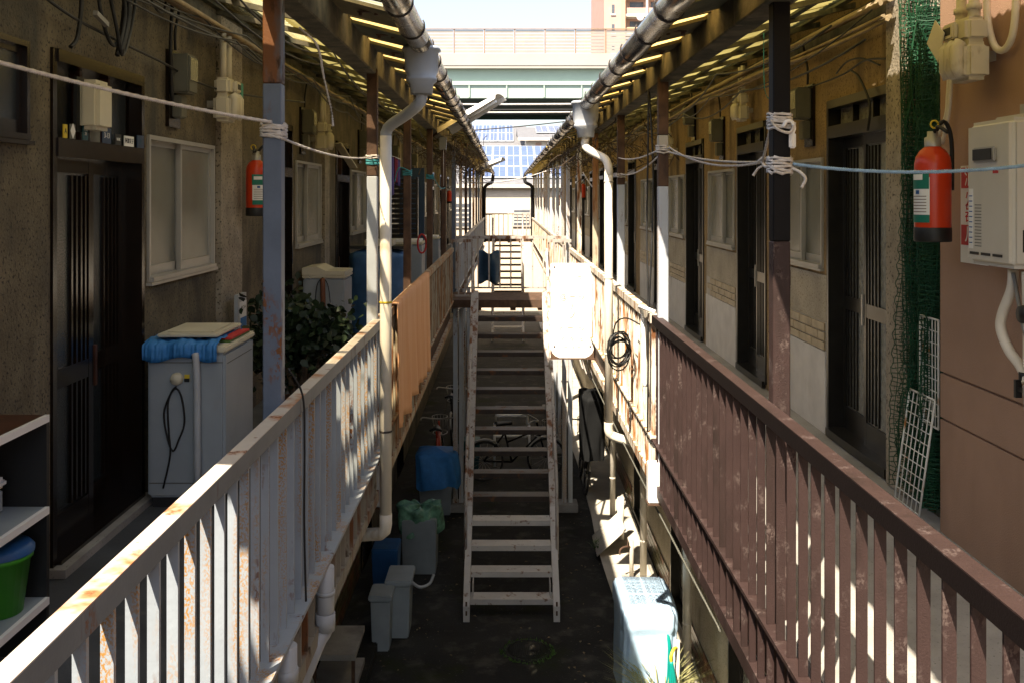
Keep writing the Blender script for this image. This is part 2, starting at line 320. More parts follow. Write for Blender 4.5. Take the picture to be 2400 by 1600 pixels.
# ================================================================ THE TWO APARTMENT BUILDINGS
def wall_open(m, x0, x1, y0, y1, z0, z1, ops):
    ops = sorted(ops); c = y0
    for a, b, l, h in ops:
        if a > c: m.box(x0, x1, c, a, z0, z1)
        m.box(x0, x1, a, b, z0, l); m.box(x0, x1, a, b, h, z1); c = b
    if c < y1: m.box(x0, x1, c, y1, z0, z1)
def bxx(m, X, so, d0, d1, y0, y1, z0, z1): m.box(X-so*d0, X-so*d1, y0, y1, z0, z1)   # d: depth into the wall
def make_door(b, X, so, y0, y1, zs, zh, zt, fr, leafm, glass, detail=True):
    m = MB(); j = .035
    bxx(m, X, so, -.012, .125, y0, y0+j, zs, zt); bxx(m, X, so, -.012, .125, y1-j, y1, zs, zt)
    bxx(m, X, so, -.02, .125, y0+j, y1-j, zt-.05, zt); bxx(m, X, so, -.018, .125, y0+j, y1-j, zh, zh+.075)
    bxx(m, X, so, -.03, .125, y0+j, y1-j, zs-.03, zs+.02)
    d = m.build('sliding_door', fr, b)
    mid = (y0+y1)/2; zm = zs + (zh-zs)*.44
    for k, (a, c, dd) in enumerate(((y0+j, mid+.025, .045), (mid-.025, y1-j, .085))):
        m = MB(); s = .05 if so > 0 else .036
        bxx(m, X, so, dd, dd+.034, a, a+s, zs+.02, zh); bxx(m, X, so, dd, dd+.034, c-s, c, zs+.02, zh)
        bxx(m, X, so, dd+.001, dd+.033, a+s, c-s, zs+.02, zs+.16); bxx(m, X, so, dd+.001, dd+.033, a+s, c-s, zh-.06, zh)
        bxx(m, X, so, dd+.001, dd+.033, a+s, c-s, zm-.04, zm+.04)
        m.build('leaf_frame', leafm, d)
        for q0, q1 in ((zs+.16, zm-.04), (zm+.04, zh-.06)):
            m = MB(); bxx(m, X, so, dd+.014, dd+.02, a+s, c-s, q0, q1); m.build('glass_pane', glass, d)
        if detail:
            w = c-a-2*s
            for f in (.58, .70, .82, .93):
                m = MB(); y = a+s+w*f; q = .008 if so > 0 else .005; bxx(m, X, so, dd+.002, dd+.013, y-q, y+q, zs+.17, zh-.07); m.build('rib', leafm, d)
    m = MB(); bxx(m, X, so, .038, .05, mid+.03, mid+.05, zm-.09, zm+.09); m.build('handle', 'aluminium' if so < 0 else 'wood_red', d)
    n = 3
    for k in range(n):
        w = (y1-y0-2*j)/n; a = y0+j+w*k
        m = MB(); bxx(m, X, so, .06, .066, a+.022, a+w-.022, zh+.075, zt-.05); m.build('transom_pane', glass, d)
        m = MB(); bxx(m, X, so, .03, .08, a, a+.02, zh+.075, zt-.05); m.build('transom_bar', 'wood_red' if so > 0 else fr, d)
    return d
def make_window(b, X, so, y0, y1, z0, z1, fr='aluminium', glass='glass_frost', sill='plaster_dark'):
    m = MB(); j = .022
    bxx(m, X, so, -.015, .09, y0, y0+j, z0, z1); bxx(m, X, so, -.015, .09, y1-j, y1, z0, z1)
    bxx(m, X, so, -.015, .09, y0+j, y1-j, z1-j, z1); bxx(m, X, so, -.03, .09, y0+j, y1-j, z0, z0+j)
    w = m.build('window', fr, b)
    mid = (y0+y1)/2
    for a, c, dd in ((y0+j, mid+.02, .035), (mid-.02, y1-j, .006)):
        m = MB(); s = .022
        bxx(m, X, so, dd, dd+.025, a, a+s, z0+j, z1-j); bxx(m, X, so, dd, dd+.025, c-s, c, z0+j, z1-j)
        bxx(m, X, so, dd+.001, dd+.024, a+s, c-s, z0+j, z0+j+.05); bxx(m, X, so, dd+.001, dd+.024, a+s, c-s, z1-j-.025, z1-j)
        m.build('sash', fr, w)
        m = MB(); bxx(m, X, so, dd+.01, dd+.015, a+s, c-s, z0+j+.05, z1-j-.025); m.build('pane', glass, w)
    m = MB(); bxx(m, X, so, -.03, .0, y0-.01, y1+.01, z0-.018, z0-.002); m.build('sill', fr, w)
    return w

# dry leaves and scraps blown along the alley floor
m = MB(); rl = random.Random(21)
for k in range(170):
    x, y = rl.choice((rl.uniform(-1.25,1.2), rl.uniform(-1.28,-.7), rl.uniform(.6,1.2))), rl.uniform(9,17); a = rl.uniform(0,6.28); q = rl.uniform(.012,.03); c, d = math.cos(a)*q, math.sin(a)*q
    m.add([(x-c,y-d,.006),(x+d*.5,y-c*.5,.008+q*.3),(x+c,y+d,.006),(x-d*.5,y+c*.5,.012)], [(0,1,2,3)])
stuff(tag(m.build('leaf_litter', 'leaf_dry'), 'scattered dry leaves and scraps on the dark alley floor', 'leaves'))
# ---- the plaster building behind the white railing
BL = thing('apartment_building', 'two-storey dark plaster apartment building behind the white railing', 'building', (-4.5, 17, 0))
ldoors = [(3.93,4.925), (7.42,8.36), (10.5,11.4), (14.2,15.1), (17.4,18.3), (20.6,21.5), (23.8,24.7), (27,27.9), (30.2,31.1)]
lwins = [(2.5,3.735,.21,.58), (4.985,6.11,-.43,.31), (8.5,9.64,-.43,.31), (11.5,12.7,-.43,.31), (15.3,16.4,-.43,.31), (18.5,19.6,-.43,.31), (21.7,22.8,-.43,.31), (24.9,26,-.43,.31), (28.1,29.2,-.43,.31), (31.3,32.4,-.43,.31)]
m = MB(); ZS = DK+.03
ops = [(a, b, ZS, H(.59)) for a, b in ldoors] + [(a, b, H(l), H(h)) for a, b, l, h in lwins]
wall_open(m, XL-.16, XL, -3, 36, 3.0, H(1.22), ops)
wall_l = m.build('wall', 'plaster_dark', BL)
for i, (a, b) in enumerate(ldoors):
    d = make_door(BL, XL, 1, a, b, ZS, H(.16), H(.59), 'wood_door', 'wood_door', 'glass_dark', i < 4)
    MB().box(XL, XL+.07, a-.02, b+.02, DK+.001, DK+.035).build('door_step', 'concrete', BL)
for i, (a, b, l, h) in enumerate(lwins): make_window(BL, XL, 1, a, b, H(l), H(h), *(('wood_door', 'glass_dark') if i == 0 else ()))
for a, b in ((6.23,6.76), (9.76,10.06), (13.0,13.3), (16.6,16.9), (19.8,20.1), (23,23.3), (26.2,26.5), (29.4,29.7)):
    MB().box(XL, XL+.035, a-.06, b-.1, DK, H(1.12)).build('pier', 'exposed_aggregate', BL)
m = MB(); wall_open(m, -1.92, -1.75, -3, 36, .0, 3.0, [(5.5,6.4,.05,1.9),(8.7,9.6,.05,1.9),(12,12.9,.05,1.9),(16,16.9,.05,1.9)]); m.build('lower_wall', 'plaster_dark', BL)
for a in (5.5, 8.7, 12, 16):
    make_door(BL, -1.75, 1, a, a+.9, .08, 1.62, 1.9, 'wood_door', 'wood_door', 'glass_dark', False)
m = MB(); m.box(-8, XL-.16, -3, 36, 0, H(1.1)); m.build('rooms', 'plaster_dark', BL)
m = MB(); m.add([(-8.4,-3.2,H(1.15)),(-8.4,36.2,H(1.15)),(-4.9,36.2,H(2.1)),(-4.9,-3.2,H(2.1)),(-1.6,36.2,H(1.22)),(-1.6,-3.2,H(1.22))],
    [(0,1,2,3),(3,2,4,5),(0,3,5),(1,4,2),(0,5,4,1)]); m.build('tiled_roof', 'roof_slate', BL)
m = MB(); m.box(XL, RL-.06, -3, 36, DK-.10, DK); fl = m.build('balcony_floor', 'floor_dark', BL)
for k in range(30):
    MB().box(XL, RL-.07, .4+1.2*k, .48+1.2*k, DK-.20, DK-.101).build('floor_joist', 'rust_steel', BL)
# ---- tiles on the lower wall
def tile_patch(b, X, so, y0, y1, z0, rows, tw, th, mats, gmat='grout'):
    m = MB(); bxx(m, X, so, -.006, 0, y0, y1, z0, z0+rows*th); m.build('grout_bed', gmat, b); base = {}
    n = int((y1-y0)/tw)
    for r in range(rows):
        for k in range(n + (r % 2)):
            y = y0 + tw*k - (tw/2 if r % 2 else 0); a, c = max(y0, y)+.006, min(y1, y+tw)-.006
            if c-a < .02: continue
            mm = random.choice(mats); key = (mm, round(c-a, 3))
            if key in base:
                o, oa, oz = base[key]; dup1(o, (0, a-oa, z0+r*th+.005-oz), b)
            else:
                m = MB(); bxx(m, X, so, -.016, -.0061, a, c, z0+r*th+.005, z0+(r+1)*th-.005)
                base[key] = (m.build('tile', mm, b), a, z0+r*th+.005)
tile_patch(BL, -1.75, 1, 6.6, 8.5, .11, 7, .22, .075, ['tile_brown','tile_olive'], 'rubber')
tile_patch(BL, -1.75, 1, 9.8, 11.8, .11, 7, .22, .075, ['tile_brown','tile_olive'], 'rubber')

# ---- the sand-coloured building behind the brown railing
BR = thing('apartment_building', 'two-storey sand-plaster apartment building with tile bands behind the brown railing', 'building', (5, 20, 0))
rdoors = [(5.23,6.27), (7.75,8.72), (10.2,11.2), (12.65,13.6), (15.55,16.5), (18.1,19), (20.6,21.5), (23.1,24), (25.6,26.5), (28.1,29), (30.6,31.5)]
rwins = [(6.36,7.4), (8.82,9.95), (11.28,12.35), (13.7,14.9), (16.6,17.8), (19.1,20.3), (21.6,22.8), (24.1,25.3), (26.6,27.8), (29.1,30.3), (31.6,32.8)]
m = MB(); ops = [(a, b, DK+.04, H(.595)) for a, b in rdoors] + [(a, b, H(-.46), H(.25)) for a, b in rwins]
wall_open(m, XR, XR+.16, 4.98, 36, 3.0, H(1.2), ops); m.build('wall', 'plaster_sand', BR)
for i, (a, b) in enumerate(rdoors):
    make_door(BR, XR, -1, a, b, DK+.04, H(.36), H(.595), 'door_metal', 'door_metal', 'glass_rough', i < 5)
for i, (a, b) in enumerate(rwins):
    make_window(BR, XR, -1, a, b, H(-.46), H(.25))
    m = MB(); bxx(m, XR, -1, -.012, 0, a-.06, b+.1, DK+.001, H(-.98)); m.build('dado_panel', 'plaster_white', BR)
    m = MB(); bxx(m, XR, -1, -.006, 0, a-.06, b+.1, H(-.797), H(-.50)); m.build('plaster_panel', 'plaster_beige', BR)
    if a < 17: tile_patch(BR, XR, -1, a-.06, b+.1, H(-.978), 3, .27, .06, ['tile_beige'])
    else:
        m = MB(); bxx(m, XR, -1, -.014, 0, a-.06, b+.1, H(-.975), H(-.80)); m.build('tile_band', 'tile_beige', BR)
m = MB(); m.box(XR-.05, XR+.12, 4.92, 5.2, DK, H(1.12)); m.build('corner_pier', 'exposed_aggregate', BR, bev=.012)
m = MB(); m.box(XR+.12, XR+4, 4.90, 4.98, 0, H(1.5)); m.build('end_wall', 'plaster_white', BR)
m = MB(); m.box(XR+.16, 8, 4.98, 36, 0, H(1.1)); m.build('rooms', 'plaster_sand', BR)
m = MB(); m.add([(1.9,4.98,H(1.22)),(1.9,36.2,H(1.22)),(5,36.2,H(2.1)),(5,4.98,H(2.1)),(8.4,36.2,H(1.15)),(8.4,4.98,H(1.15))],
    [(0,3,2,1),(3,5,4,2),(0,5,3),(1,2,4),(0,1,4,5)]); m.build('tiled_roof', 'roof_slate', BR)
XW = 1.86
m = MB(); wall_open(m, XW, XW+.17, -3, 36, 0, 3.0, [(7.2,8.3,.05,1.9),(10.2,11.2,.05,1.9),(13.4,14.4,.05,1.9),(17,18,.05,1.9)]); m.build('lower_wall', 'plaster_beige', BR)
for a, b in ((7.2,8.3),(10.2,11.2),(13.4,14.4),(17,18)): make_door(BR, XW, -1, a, b, .09, 1.62, 1.9, 'door_metal', 'door_metal', 'glass_rough', False)
for a, b in ((8.5,10.0), (11.3,13.2), (14.6,16.6)): tile_patch(BR, XW, -1, a, b, .05, 4, .24, .075, ['tile_brown','tile_olive','tile_brown'])
m = MB(); m.box(RR+.06, XR, -3, 36, DK-.10, DK); m.build('balcony_floor', 'concrete', BR)
for k in range(30):
    MB().box(RR+.07, XR-.18, .9+1.2*k, .98+1.2*k, DK-.20, DK-.101).build('floor_joist', 'rust_steel', BR)
# ---- the plain brown building at the corner
BB = thing('stucco_building', 'brown stucco building with grooved wall beside the green net', 'building', (4, 0, 0))
XB = 1.95
m = MB()
for z0, z1 in ((DK-.1, H(-.995)), (H(-.985), H(-.79)), (H(-.78), H(1.3))): m.box(XB, XB+.1, -4, 4.47, z0, z1)
m.build('wall', 'brown_stucco', BB)
m = MB(); m.box(XB+.012, 6.5, -4, 4.463, 2.99, H(1.28)); m.box(XW+.17, 6.5, -4, 4.46, 0, 2.99); m.build('core', 'brown_stucco', BB)
MB().box(1.90, 6.6, -4.1, 4.5, H(1.302), H(1.36)).build('flat_roof', 'roof_slate', BB)

# ================================================================ RAILINGS
def railing(name, label, X, y0, y1, mt, ptch=.126, gaps=(), wide=.026, thk=.012, mf=None, fascia=True, every=True):
    t = thing(name, label, 'railing', (X, (y0+y1)/2, H(-1.80)))
    MB().box(X-.024, X+.024, y0, y1, H(-.785), H(-.733)).build('top_rail', {'near_rail_paint': 'rail_body_shade', 'brown_paint': 'brown_dark'}.get(mt, mt), t)
    MB().box(X-.0235, X+.0235, y0, y1, H(-.733), H(-.73)).build('rail_cap', {'near_rail_paint': 'rail_cap_lit_rusty'}.get(mt, mt), t)  # thin strip added so the near rail top carries its sunlit tone
    so = 1 if X < 0 else -1
    MB().box(X-so*.018, X+so*(.05 if mt == 'near_rail_paint' else .026), y0, y1, H(-1.50), H(-1.485)).build('bottom_rail', mt, t)
    MB().box(X-.02-so*.005, X+.02-so*.005, y0, y1, H(-1.80), H(-1.735)).build('edge_beam', mf or mt, t)
    n = int((y1-y0)/ptch); p = f = None
    if every:
        for k in range(n):
            y = y0 + .04 + ptch*k
            if p is None:
                p = MB().box(X-wide/2, X+wide/2, y, y+thk, H(-1.485), H(-.785)).build('picket', mt, t); yp = y
                if fascia: f = MB().box(X-.012, X+.012, y, y+.012, H(-1.735), H(-1.50)).build('fascia_slat', mf or mt, t)
            else:
                dup1(p, (0, y-yp, 0), t)
                if fascia and y < 9: dup1(f, (0, y-yp, 0), t)
    else:
        m = MB()
        for k in range(n):
            y = y0+.04+ptch*k; m.box(X-wide/2, X+wide/2, y, y+wide, H(-1.485), H(-.785))
        stuff(m.build('pickets', mt, t))
    MB().box(X-so*.03, X-so*.034, y0, y1, H(-1.74), H(-1.53)).build('fascia_plate', 'rust_steel', t)
    return t
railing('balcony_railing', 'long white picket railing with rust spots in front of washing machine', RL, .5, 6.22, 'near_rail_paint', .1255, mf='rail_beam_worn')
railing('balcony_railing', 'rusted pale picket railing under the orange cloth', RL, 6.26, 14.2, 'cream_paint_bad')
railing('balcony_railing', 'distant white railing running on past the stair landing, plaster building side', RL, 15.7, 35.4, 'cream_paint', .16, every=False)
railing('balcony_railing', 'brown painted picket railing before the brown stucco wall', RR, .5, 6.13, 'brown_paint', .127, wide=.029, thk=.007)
railing('balcony_railing', 'sunlit rust-streaked white picket railing with coiled cable hung on it', RR, 6.17, 14.2, 'cream_paint_rusty')
railing('balcony_railing', 'distant sunlit railing running on past the stair landing, sand plaster side', RR, 15.7, 35.4, 'cream_paint_rusty', .16, every=False)

# ================================================================ ROOF POSTS
def post(X, y, segs, label, w=.062, group=None, bot=-1.83, d=.062):
    z = H(bot); t = None
    t = thing('roof_post', label, 'post', (X, y, z), group)
    for a, b, mt in segs:
        MB().box(X-w/2, X+w/2, y-d/2, y+d/2, H(a), H(b)).build('post_section', mt, t, bev=.004, seg=1)
    MB().box(X-w/2-.012, X+w/2+.012, y-d/2-.012, y+d/2+.012, z, z+.012).build('base_plate', segs[0][2], t)
    return t
LP = RL-.058; RP = RR+.058
post(LP, 3.55, [(bot, top, mt) for bot, top, mt in ((-1.83,-.885,'blue_paint'), (-.88,.40,'blue_paint'), (.401,.76,'blue_paint_rusty'))], 'blue-grey steel roof post with rope wound round it beside potted plant', w=.066)
post(LP+.03, 5.95, [(-1.83,.12,'cream_paint'), (.121,.76,'rust_steel')], 'cream roof post with rusty top, tied with teal twine beside white downpipe')
ORD = 'First Second Third Fourth Fifth Sixth Seventh Eighth Ninth Tenth Eleventh'.lower().split()
for y, mt in ((8.35,'rust_steel'), (10.8,'rust_steel'), (13.2,'rust_steel')):
    post(LP, y, [(-1.83,.76,mt)], {8.35:'dark rusty roof post beside the orange cloth end', 10.8:'dark rusty roof post next to louvred screen', 13.2:'dark rusty roof post by the stair landing'}[y])
for k, y in enumerate((15.7,18.1,20.5,22.9,25.3,27.7,30.1,32.5,34.9)):
    post(LP, y, [(-1.83,.76,('blue_paint','cream_paint_rusty','rust_steel')[k % 3])], ORD[k]+' thin roof post past the landing on the plaster-side balcony', .055, 'far posts on the plaster building balcony')
post(RP, 3.56, [(-1.83,-.16,'brown_paint'), (-.159,.72,'black_paint_and_shade')], 'roof post wound with white rope, brown below and black above as painted-in shade')  # black upper section paints the canopy's shade onto the brown post
post(RP-.03, 6.02, [(-1.83,.06,'cream_paint'), (.061,.30,'rust_steel'), (.301,.37,'aluminium'), (.371,.72,'rust_steel')], 'white roof post with rusty top where white rope is knotted')
for y, s in ((8.48, [(-1.83,.1,'cream_paint'),(.101,.72,'rust_steel')]), (10.9, [(-1.83,.72,'cream_paint_bad')]), (13.3, [(-1.83,.72,'cream_paint_rusty')])):
    post(RP, y, s, {8.48:'white roof post with rusty top close to the sunlit downpipe', 10.9:'rust-stained pale roof post behind the white board', 13.3:'pale rusty roof post beside the stair landing'}[y])
for k, y in enumerate((15.7,17.2,18.9,20.5,22.9,24.2,25.3,27.7,30.1,32.5,34.9)):
    post(RP, y, [(-1.83,.72,'cream_paint')], ORD[k]+' thin sunlit roof post past the landing on the sand-side balcony', .06, 'far posts on the sand plaster balcony')

for nm, X, y, mt in (('white boxy bracket under the white post at the brown railing end', .90, 6.02, 'white_paint'), ('grey boxy bracket under the cream post beside the downpipe', -.745, 5.95, 'pvc_grey')):
    T = thing('post_bracket', nm, 'bracket', (X, y, H(-1.84))); MB().box(X-.045, X+.035, y-.045, y+.045, H(-1.84), H(-1.60)).build('shoe', mt, T, bev=.006); MB().box(X-.05, X+.04, y-.05, y+.05, H(-1.851), H(-1.841)).build('foot_plate', 'rust_steel', T)
# ================================================================ CANOPY ROOFS
def canopy(label, sg, xe, xb, xw, he, y0, y1, clear, hb, nearw=None):
    sl = .24; zz = lambda X: H(he + sl*(abs(X)-abs(xe)))
    t = thing('canopy_roof', label, 'roof', (xb, (y0+y1)/2, H(hb)))
    MB().box(xb-.055, xb+.055, y0, y1, H(hb), zz(xb)-.036).build('beam', 'wood_old', t, bev=.006, seg=1)
    MB().box(xw-sg*.06, xw-sg*.005, y0 if nearw is None else 5.0, y1, zz(xw)-.16, zz(xw)-.058).build('wall_plate', 'wood_old', t)
    k = 0; y = y0 + .05
    while y < y1:
        w = xw if (nearw is None or y > 4.95) else nearw
        MB().bar((xe, y, zz(xe)-.015), (w, y, zz(w)-.015), .04, .03).build('rafter', 'wood_old', t)
        if y+.52 < y1 and y < 22:
            pb = MB().bar((xe+sg*.03, y+.27, zz(xe)-.040), (xb+sg*.0, y+.27, zz(xb)-.040), .36+random.uniform(-.06,.05), .016).build('eave_board', random.choice(['wood_green','wood_olive']), t)
            if 4 < y < 9:
                mm = MB(); xm = xe*.55+xb*.45; zb = zz(xm)-.050
                mm.box(xm-.05, xm+.05, y+.2, y+.23, zb-.006, zb); mm.cyl((xm-.035, y+.215, zb-.02), (xm-.035, y+.215, zb), .009, 8); mm.cyl((xm+.035, y+.215, zb-.02), (xm+.035, y+.215, zb), .009, 8)
                mm.build('bolt_strap', 'rust_steel', t)
        y += .65; k += 1
    for dx in (.34, .68, .95):                               # battens under the sheets
        X = xb + sg*dx
        if abs(X) < abs(xw): MB().box(X-.02, X+.02, 5.0 if nearw else y0, y1, zz(X)-.004, zz(X)+.012).build('batten', 'wood_green', t)
    y = y0
    while y < y1-.1:
        w = xw if (nearw is None or y > 4.9) else nearw
        yy = min(y+.80, y1)
        cl = clear and clear[0] <= y+.01 and y < clear[1]
        xm = sg*1.33; c2 = cl or (clear and 5.4 < y < 6.5)  # clear wall-side panels added so sun reaches the cloth but not the ground
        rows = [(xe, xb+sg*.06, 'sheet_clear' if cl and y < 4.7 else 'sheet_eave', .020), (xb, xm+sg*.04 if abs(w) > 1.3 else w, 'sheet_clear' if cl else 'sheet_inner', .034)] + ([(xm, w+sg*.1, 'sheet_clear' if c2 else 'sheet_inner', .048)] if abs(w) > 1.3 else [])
        for a, b, mt, lift in rows:
            mm = MB(); mm.grid(lambda u, v: (a+(b-a)*v, y+(yy+.03-y)*u, zz(a+(b-a)*v) + lift + .007*math.sin(u*(yy-y)/.8*2*math.pi*12)), 96, 1)
            mm.build('roof_sheet', mt, t)
        y += .8
    return t
canopy('translucent canopy roof on wooden beam over the white-railed balcony', -1, -.445, LP, XL-.05, .84, 1.6, 36, (3.2, 5.5), .73)
canopy('yellowed canopy roof on wooden beam over the brown-railed balcony', 1, .66, RP, XR+.05, .80, 1.2, 36, None, .69, 1.72)

# ================================================================ GUTTERS AND DOWNPIPES
def gutter(label, X, h, y0, y1, r=.054, step=.6, ph=0.):
    t = thing('roof_gutter', label, 'gutter', (X, (y0+y1)/2, H(h)-r))
    y = y0
    while y < y1:
        ye = min(y+1.8, y1); vsn = 15; m = MB()
        m.grid(lambda u, v: (X + r*math.cos(R(172+196*u)), y+(ye+.03-y)*v, H(h)+r*math.sin(R(172+196*u))), 16, 1); m.build('gutter_length', 'gutter_steel', t, solid=.0015)
        y = ye
    p = None; y = y0 + ph
    while y < y1:
        if p is None:
            p = MB().tube([(X+(r+.004)*math.cos(R(150+240*i/20)), y, H(h)+(r+.004)*math.sin(R(150+240*i/20))) for i in range(21)], .0038, 5).build('strap', 'wire_steel', t); yp = y
        else: dup1(p, (0, y-yp, 0), t)
        y += step
    return t
gutter('steel half-round gutter along the eave over the white railing', -.455, .82, 1.5, 15.2, .059, ph=.3)
gutter('steel half-round gutter along the eave over the brown railing', .672, .78, 1.1, 15.0, .059, ph=.6)
gutter('dark far gutter beyond the stair landing, plaster building side', -.455, .82, 15.6, 35.5, .05)
gutter('dark far gutter beyond the stair landing, sand plaster side', .672, .78, 15.4, 35.5, .05)
def hopper(t, x, y, h, mt, s=1.):
    m = MB(); pr = [(.062,.0),(.066,-.012),(.058,-.016),(.056,-.10),(.048,-.125),(.052,-.13),(.052,-.142),(.04,-.155),(.037,-.2)]
    for i in range(len(pr)-1):
        pass
    vs_ = []
    for r_, z in pr:
        q = r_*1.25*s
        for k in range(16):
            a = 2*math.pi*k/16; e = 3.5
            cx = math.copysign(abs(math.cos(a))**(2/e), math.cos(a)); cy = math.copysign(abs(math.sin(a))**(2/e), math.sin(a))
            vs_.append((x+q*cx, y+q*cy, H(h)+z*s))
    m.add(vs_, [(j*16+k, j*16+(k+1)%16, (j+1)*16+(k+1)%16, (j+1)*16+k) for j in range(len(pr)-1) for k in range(16)], True)
    return m.build('hopper', mt, t, solid=.003)
def pipe_run(t, pts, r, mt, joints=(), jr=1.12):
    MB().tube(spline(pts, 5) if len(pts) > 2 else pts, r, 14).build('pipe', mt, t)
    for a, b in joints: MB().cyl(a, b, r*jr, 14).build('pipe_joint', mt, t)
T = thing('downpipe', 'cream plastic downpipe with grey hopper dropping past orange cloth', 'downpipe', (-.685, 5.66, H(-2.1)))
hopper(T, -.455, 5.36, .80, 'pvc_grey', 1.25)
MB().tube([(-.455,5.36,H(.57)), (-.455,5.36,H(.535)), (-.462,5.37,H(.51)), (-.49,5.40,H(.485)), (-.55,5.48,H(.45)), (-.64,5.61,H(.41)), (-.67,5.65,H(.39)), (-.683,5.66,H(.36)), (-.684,5.66,H(.33))], .032, 14).build('elbow', 'pvc_grey', T)
MB().cyl((-.684,5.66,H(.345)), (-.684,5.66,H(-1.86)), .0335, 16).build('pipe', 'pvc_cream', T)
MB().tube([(-.684,5.66,H(-1.80)),(-.684,5.66,H(-1.86)),(-.69,5.665,H(-1.895)),(-.715,5.68,H(-1.92)),(-.9,5.8,H(-1.97)),(-1.2,6,H(-2.05)),(-1.72,6.3,H(-2.15))], .036, 14).build('lower_elbow', 'pvc_cream', T)
for h in (-.60, -1.33): MB().lathe([(.035,-.006),(.039,0),(.035,.006)], (-.684,5.66,H(h)), 14).build('clip', 'label_yellow' if h > -1 else 'wire_steel', T)
T = thing('downpipe', 'white sunlit downpipe with white hopper beside the rust-streaked railing', 'downpipe', (.82, 7.95, H(-2)))
hopper(T, .672, 8.4, .80, 'pvc_grey', 1.5)
MB().tube(spline([(.672,8.4,H(.5)),(.672,8.4,H(.42)),(.73,8.25,H(.36)),(.80,8.02,H(.30)),(.82,7.95,H(.22)),(.82,7.95,H(.17))], 4), .033, 14).build('elbow', 'pvc_cream', T)
MB().cyl((.82,7.95,H(.2)), (.82,7.95,H(-1.84)), .0335, 16).build('pipe', 'pvc_cream', T)
MB().tube(spline([(.82,7.95,H(-1.80)),(.822,7.95,H(-1.87)),(.86,7.95,H(-1.91)),(1.02,7.9,H(-1.95))], 5), .036, 14).build('lower_elbow', 'pvc_cream', T)
for h in (.12, -.65, -1.25): MB().lathe([(.035,-.008),(.04,0),(.035,.008)], (.82,7.95,H(h)), 14).build('clip', 'pvc_cream', T)
T = thing('drain_pipe', 'grey drain pipe bending away under the white railing near its middle', 'pipe', (-.735, 4.05, H(-2.4)))
pipe_run(T, [(-.735,4.05,H(-1.502)), (-.735,4.05,H(-1.75))], .036, 'pvc_grey', [((-.735,4.05,H(-1.60)), (-.735,4.05,H(-1.615))), ((-.735,4.05,H(-1.69)), (-.735,4.05,H(-1.76)))])
MB().tube(spline([(-.735,4.05,H(-1.72)),(-.738,4.045,H(-1.765)),(-.76,4.02,H(-1.80)),(-.812,3.95,H(-1.93)),(-1.0,3.7,H(-2.4))], 5), .031, 14).build('branch', 'pvc_grey', T)
T = thing('drain_pipe', 'short upright grey drain stub under the nearest white pickets', 'pipe', (-.735, 3.34, H(-2.6)))
pipe_run(T, [(-.735,3.34,H(-1.502)), (-.735,3.34,H(-2.6))], .034, 'pvc_grey', [((-.735,3.34,H(-1.58)), (-.735,3.34,H(-1.62)))])
for (x, y, zt, lb) in ((1.60,11.6,2.95,'tall cream pipe with clamps on the lower sand wall, rising behind blue cover'), (1.52,14.2,2.9,'thin cream pipe on the lower sand wall near bicycle'), (1.70,9.35,2.9,'cream drain pipe on the lower sand wall right behind the pale blue cover')):
    T = thing('wall_pipe', lb, 'pipe', (x, y, .05)); MB().cyl((x,y,.05), (x,y,zt), .04, 14).build('pipe', 'pvc_cream', T)
    for z in (.6, 1.3, 2.1): MB().lathe([(.041,-.012),(.047,0),(.041,.012)], (x,y,z), 14).build('clamp', 'pvc_cream', T)
T = thing('dark_downpipe', 'bent black downpipe at the far eave end, plaster building side', 'downpipe', (-.5, 34.8, 2.5))
MB().tube(spline([(-.455,35,H(.75)),(-.5,34.9,H(.5)),(-.72,34.8,H(.35)),(-.76,34.8,H(0)),(-.76,34.8,H(-1.6))], 5), .06, 8).build('pipe', 'black_paint_and_shade', T)
T = thing('dark_downpipe', 'bent black downpipe at the far eave end, sand plaster side', 'downpipe', (.7, 34.8, 2.5))
MB().tube(spline([(.66,35,H(.72)),(.68,34.9,H(.5)),(.9,34.8,H(.35)),(.92,34.8,H(0)),(.92,34.8,H(-1.6))], 5), .06, 8).build('pipe', 'black_paint_and_shade', T)
